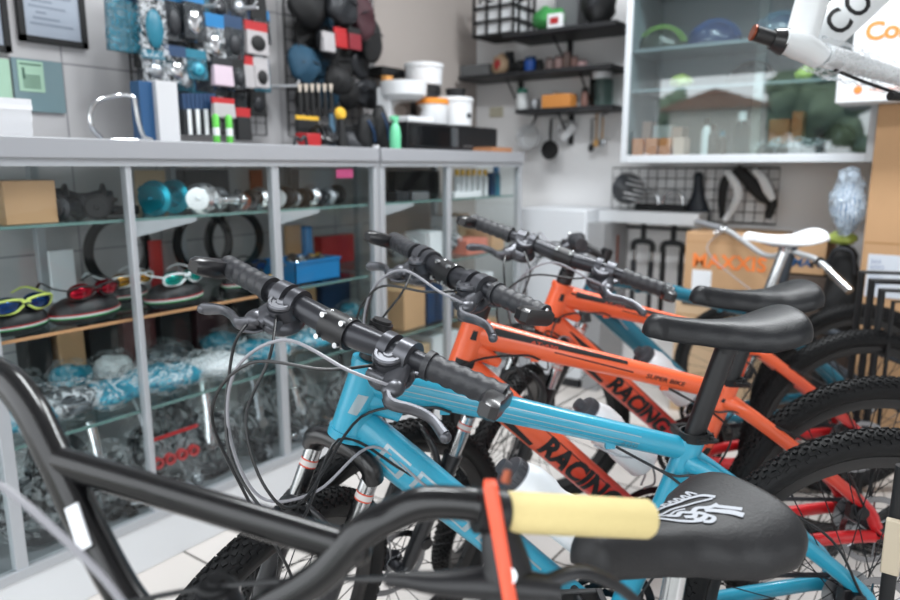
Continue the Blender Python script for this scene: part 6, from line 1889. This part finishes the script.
# second rear tube of the bar (fork-side brace) seen behind the left riser
# sticker on the left riser
st = Spar(bl[3], bl[4], .0150, .0150, side=(BI.to_3x3() @ V((.35, -.9, .1))).normalized())
k = MB(); s0 = B(72, 505, .585); s1 = B(86, 548, .575)
dd = (s1 - s0); sd = dd.normalized().cross(BI.to_3x3() @ _FW).normalized()
tw = (BI.to_3x3() @ -_FW)
k.add([s0 + sd * .006 + tw * .002, s0 - sd * .006 + tw * .002, s1 - sd * .006 + tw * .002, s1 + sd * .006 + tw * .002, s0 + sd * .006, s0 - sd * .006, s1 - sd * .006, s1 + sd * .006], [(0, 1, 2, 3), (7, 6, 5, 4), (0, 4, 5, 1), (1, 5, 6, 2), (2, 6, 7, 3), (3, 7, 4, 0)])
k.build('bar_sticker', paper, hb_)
# brake lever hanging below the right grip
k = MB()
l0 = B(498, 520, .558); l1 = B(500, 560, .55); l2 = B(520, 580, .55)
k.tube([l0, B(502, 545, .553), B(508, 580, .548), B(500, 612, .545)], [.014, .018, .022, .018], 14, smooth=4, flat=.6)
k.tube([B(560, 590, .545), B(500, 584, .548), B(440, 583, .55), B(408, 580, .55)], [.012, .016, .011, .008], 14, smooth=4, flat=.8)
k.tube([B(412, 581, .55), B(385, 579, .55)], [.007, .0055], 12)
lv = k.build('brake_lever', satin, bm)
k = MB(); k.tube([B(508, 576, .531), B(508, 576, .526)], [.0065, .0065], 18); k.build('lever_bolt', steel, lv)
k = MB(); k.tube([B(540, 585, .545), B(585, 572, .55), B(635, 600, .56), B(660, 640, .57)], [.008, .0075, .006, .007], 12, smooth=6, flat=.7); k.build('lever_blade', satin, lv)
k = MB(); k.tube([B(388, 579, .55), B(300, 580, .55), B(180, 592, .555), B(60, 620, .57)], .0024, 8, smooth=6); k.build('brake_cable', cablem, bm)
k = MB(); k.tube([B(-30, 470, .50), B(10, 492, .51), B(60, 535, .52), B(105, 580, .53), B(150, 640, .54)], .0030, 8, smooth=6); k.build('brake_cable', cableg, bm)
# orange tape strap
k = MB(); ot = mat('orange_tape', '#ee5a3a', .45)
for a_, b_ in ((B(488, 486, .538), B(510, 612, .520)), (B(493, 486, .537), B(514, 612, .521))):
    k.tube([B(492, 482, .566), a_, a_.lerp(b_, .5), b_], [.0032, .0036, .0036, .0036], 10, smooth=3, flat=.35, upv=BI.to_3x3() @ V((0, 0, 1)))
k.build('orange_strap', ot, lv)
k = MB(); k.tube([B(505, 482, .552), B(508, 470, .552)], [.0045, .003], 10); k.build('clamp_bolt', copper, lv)
# stem and its bolt cap
k = MB(); k.tube([B(230, 662, .57), B(222, 610, .565), B(216, 588, .56)], [.018, .019, .0165], 18); k.build('stem', satin, bm)
k = MB(); k.lathe([(.0001, .004), (.006, .004), (.007, .001), (.013, .001), (.015, -.002)], 20, Matrix.Translation(B(216, 584, .555))); k.build('top_cap', rubber, bm)
# frame, fork and wheels (mostly below the picture)
hh = B(226, 670, .575); hx0 = hh.x
HTt = V((hx0, hh.y, .76)); 
k = MB(); k.tube([V((hx0 + .04, hh.y * .3, .56)), V((hx0 + .005, hh.y, .745))], .020, 20)
k.tube([V((hx0 + .012, hh.y * .8, .70)), V((.34, 0, .50))], [.017, .016], 16)
k.tube([V((hx0 + .035, hh.y * .4, .60)), V((.38, 0, .27))], [.019, .017], 16)
k.tube([V((.33, 0, .52)), V((.38, 0, .27))], .016, 16); k.cyl((.38, -.035, .27), (.38, .035, .27), .021, 18)
for s in (1, -1):
    k.tube([(.335, s * .014, .49), (.0, s * .055, .255)], .008, 10); k.tube([(.38, s * .02, .27), (0, s * .055, .255)], .009, 10)
k.build('frame', gloss, bm)
k = MB(); k.tube([V((hx0 + .042, hh.y * .3, .555)), V((hx0 + .05, .0, .53))], .017, 14)
for s in (1, -1): k.tube([(hx0 + .05, 0, .53), (hx0 + .055, s * .055, .51), (hx0 + .10, s * .058, .255)], [.013, .013, .010], 12, smooth=4)
k.build('fork', gloss, bm)
add_wheel('front_wheel', bm, tr(hx0 + .10, 0, .255), key='bmx', R=.255, rt=.024, knobs=True, nk=60, rotor=False)
add_wheel('rear_wheel', bm, tr(0, 0, .255), key='bmx', rotor=False)
# saddle with the printed big cat
SN = B(578, 530, .730)
SW = 1.22
sd = add_saddle(bm, SN, vinyl2, wide=SW, tilt=math.radians(-2), L=.27, thick=.056)
pc = MB()
pst = SN + V((-.145, 0, -.05))
pc.cyl(V((.33, 0, .5)), pst, .0127, 16); pc.build('seat_post', steel, bm)
pc = MB(); pc.box(tuple(pst + V((0, 0, .008))), (.040, .050, .030)); pc.cyl(pst + V((0, -.034, .006)), pst + V((0, .034, .006)), .008, 12); pc.build('seat_clamp', satin, bm, bevel=.004)
lg = MB()
def stroke(pts, w=.0016):
    """raised print line that follows the saddle top; pts in metres from the nose"""
    P_ = smooth_path([V((a, b, 0)) for a, b in pts], 5)
    vs = []; fs = []
    for i, p in enumerate(P_):
        d = (P_[min(i + 1, len(P_) - 1)] - P_[max(i - 1, 0)]); d.normalize()
        s_ = V((-d.y, d.x, 0)) * w
        for q in (p + s_, p - s_):
            r_ = saddle_point(q.x, q.y, .27, SW); r_.z += .0012
            vs.append(r_)
    for i in range(len(P_) - 1): fs.append((2 * i, 2 * i + 1, 2 * i + 3, 2 * i + 2))
    lg.add(vs, fs)
# leaping cat: back, belly, head, mane tufts, paws (x along the saddle, y across; +y is the rider's left)
stroke([(.100, -.030), (.120, -.036), (.140, -.034), (.160, -.030), (.180, -.030), (.196, -.024), (.204, -.010)], .0022)
stroke([(.100, -.028), (.112, -.018), (.128, -.016), (.146, -.020), (.166, -.018), (.184, -.016), (.200, -.010)], .0016)
stroke([(.104, -.024), (.118, -.008), (.132, .004), (.146, .012), (.158, .016)], .0022)
for a in range(9):
    x = .112 + .0095 * a
    stroke([(x, -.036 + .0005 * a), (x + .004, -.044 + .002 * (a % 2)), (x + .007, -.035 + .0007 * a)], .0013)
stroke([(.130, -.010), (.140, -.004), (.150, -.008), (.160, -.002), (.172, -.006), (.184, .000), (.196, .002)], .0028)
stroke([(.146, .002), (.156, .006), (.164, .002), (.170, .010), (.160, .014), (.152, .010)], .0030)
stroke([(.176, .002), (.186, .010), (.196, .022), (.202, .034)], .0036)
stroke([(.190, .000), (.198, .012), (.208, .026)], .0026)
stroke([(.170, .010), (.174, .018), (.166, .022), (.158, .018)], .0026)
stroke([(.120, -.014), (.134, -.010), (.148, -.014), (.160, -.012)], .0014)
lgm = mat('saddle_print_grey', '#a9adb4', .6)
o = lg.build('cat_print', lgm, sd)
# pedal bits near the saddle bottom
k = MB(); k.tube([V((.38, .05, .27)), V((.28, .055, .40))], [.014, .011], 12, flat=.6); k.tube([V((.38, -.05, .27)), V((.48, -.055, .14))], [.014, .011], 12, flat=.6); k.build('crank_arm', satin, bm)
for q in (V((.28, .10, .40)), V((.48, -.10, .14))):
    MB().box(tuple(q), (.09, .085, .02)).build('pedal', plastic, bm, bevel=.004)
k = MB()
k.lathe([(.045, -.002), (.055, -.002), (.055, .002), (.045, .002)], 36, tr(.38, -.045, .27) @ rotm(PI / 2), close=True)
for j in range(4): k.tube([(.38, -.045, .27), (.38 + .05 * math.cos(j * PI / 2), -.045, .27 + .05 * math.sin(j * PI / 2))], .006, 8)
k.build('chainring', steel, bm)
# beige post at the lower right edge
p = at(893, 545, y=1.15)
tg = thing('bike_stand', 'black upright display stand post at the lower right edge', 'stand', (p.x + .0, p.y, 0))
MB().cyl((0, .012, .004), (0, .012, p.z + .12), .010, 12).build('stand_post', blackm, tg); MB().box((0, .012, .006), (.16, .16, .012)).build('stand_foot', blackm, tg)
o = MB().box((0, -.006, 0), (.024, .012, .085)).build('price_tag', mat('cream_tag', '#b9ad98', .7), None, bevel=.002, tag=('cream coloured upright tag on the black stand at the lower right', 'tag')); o.location = (p.x, p.y, p.z)
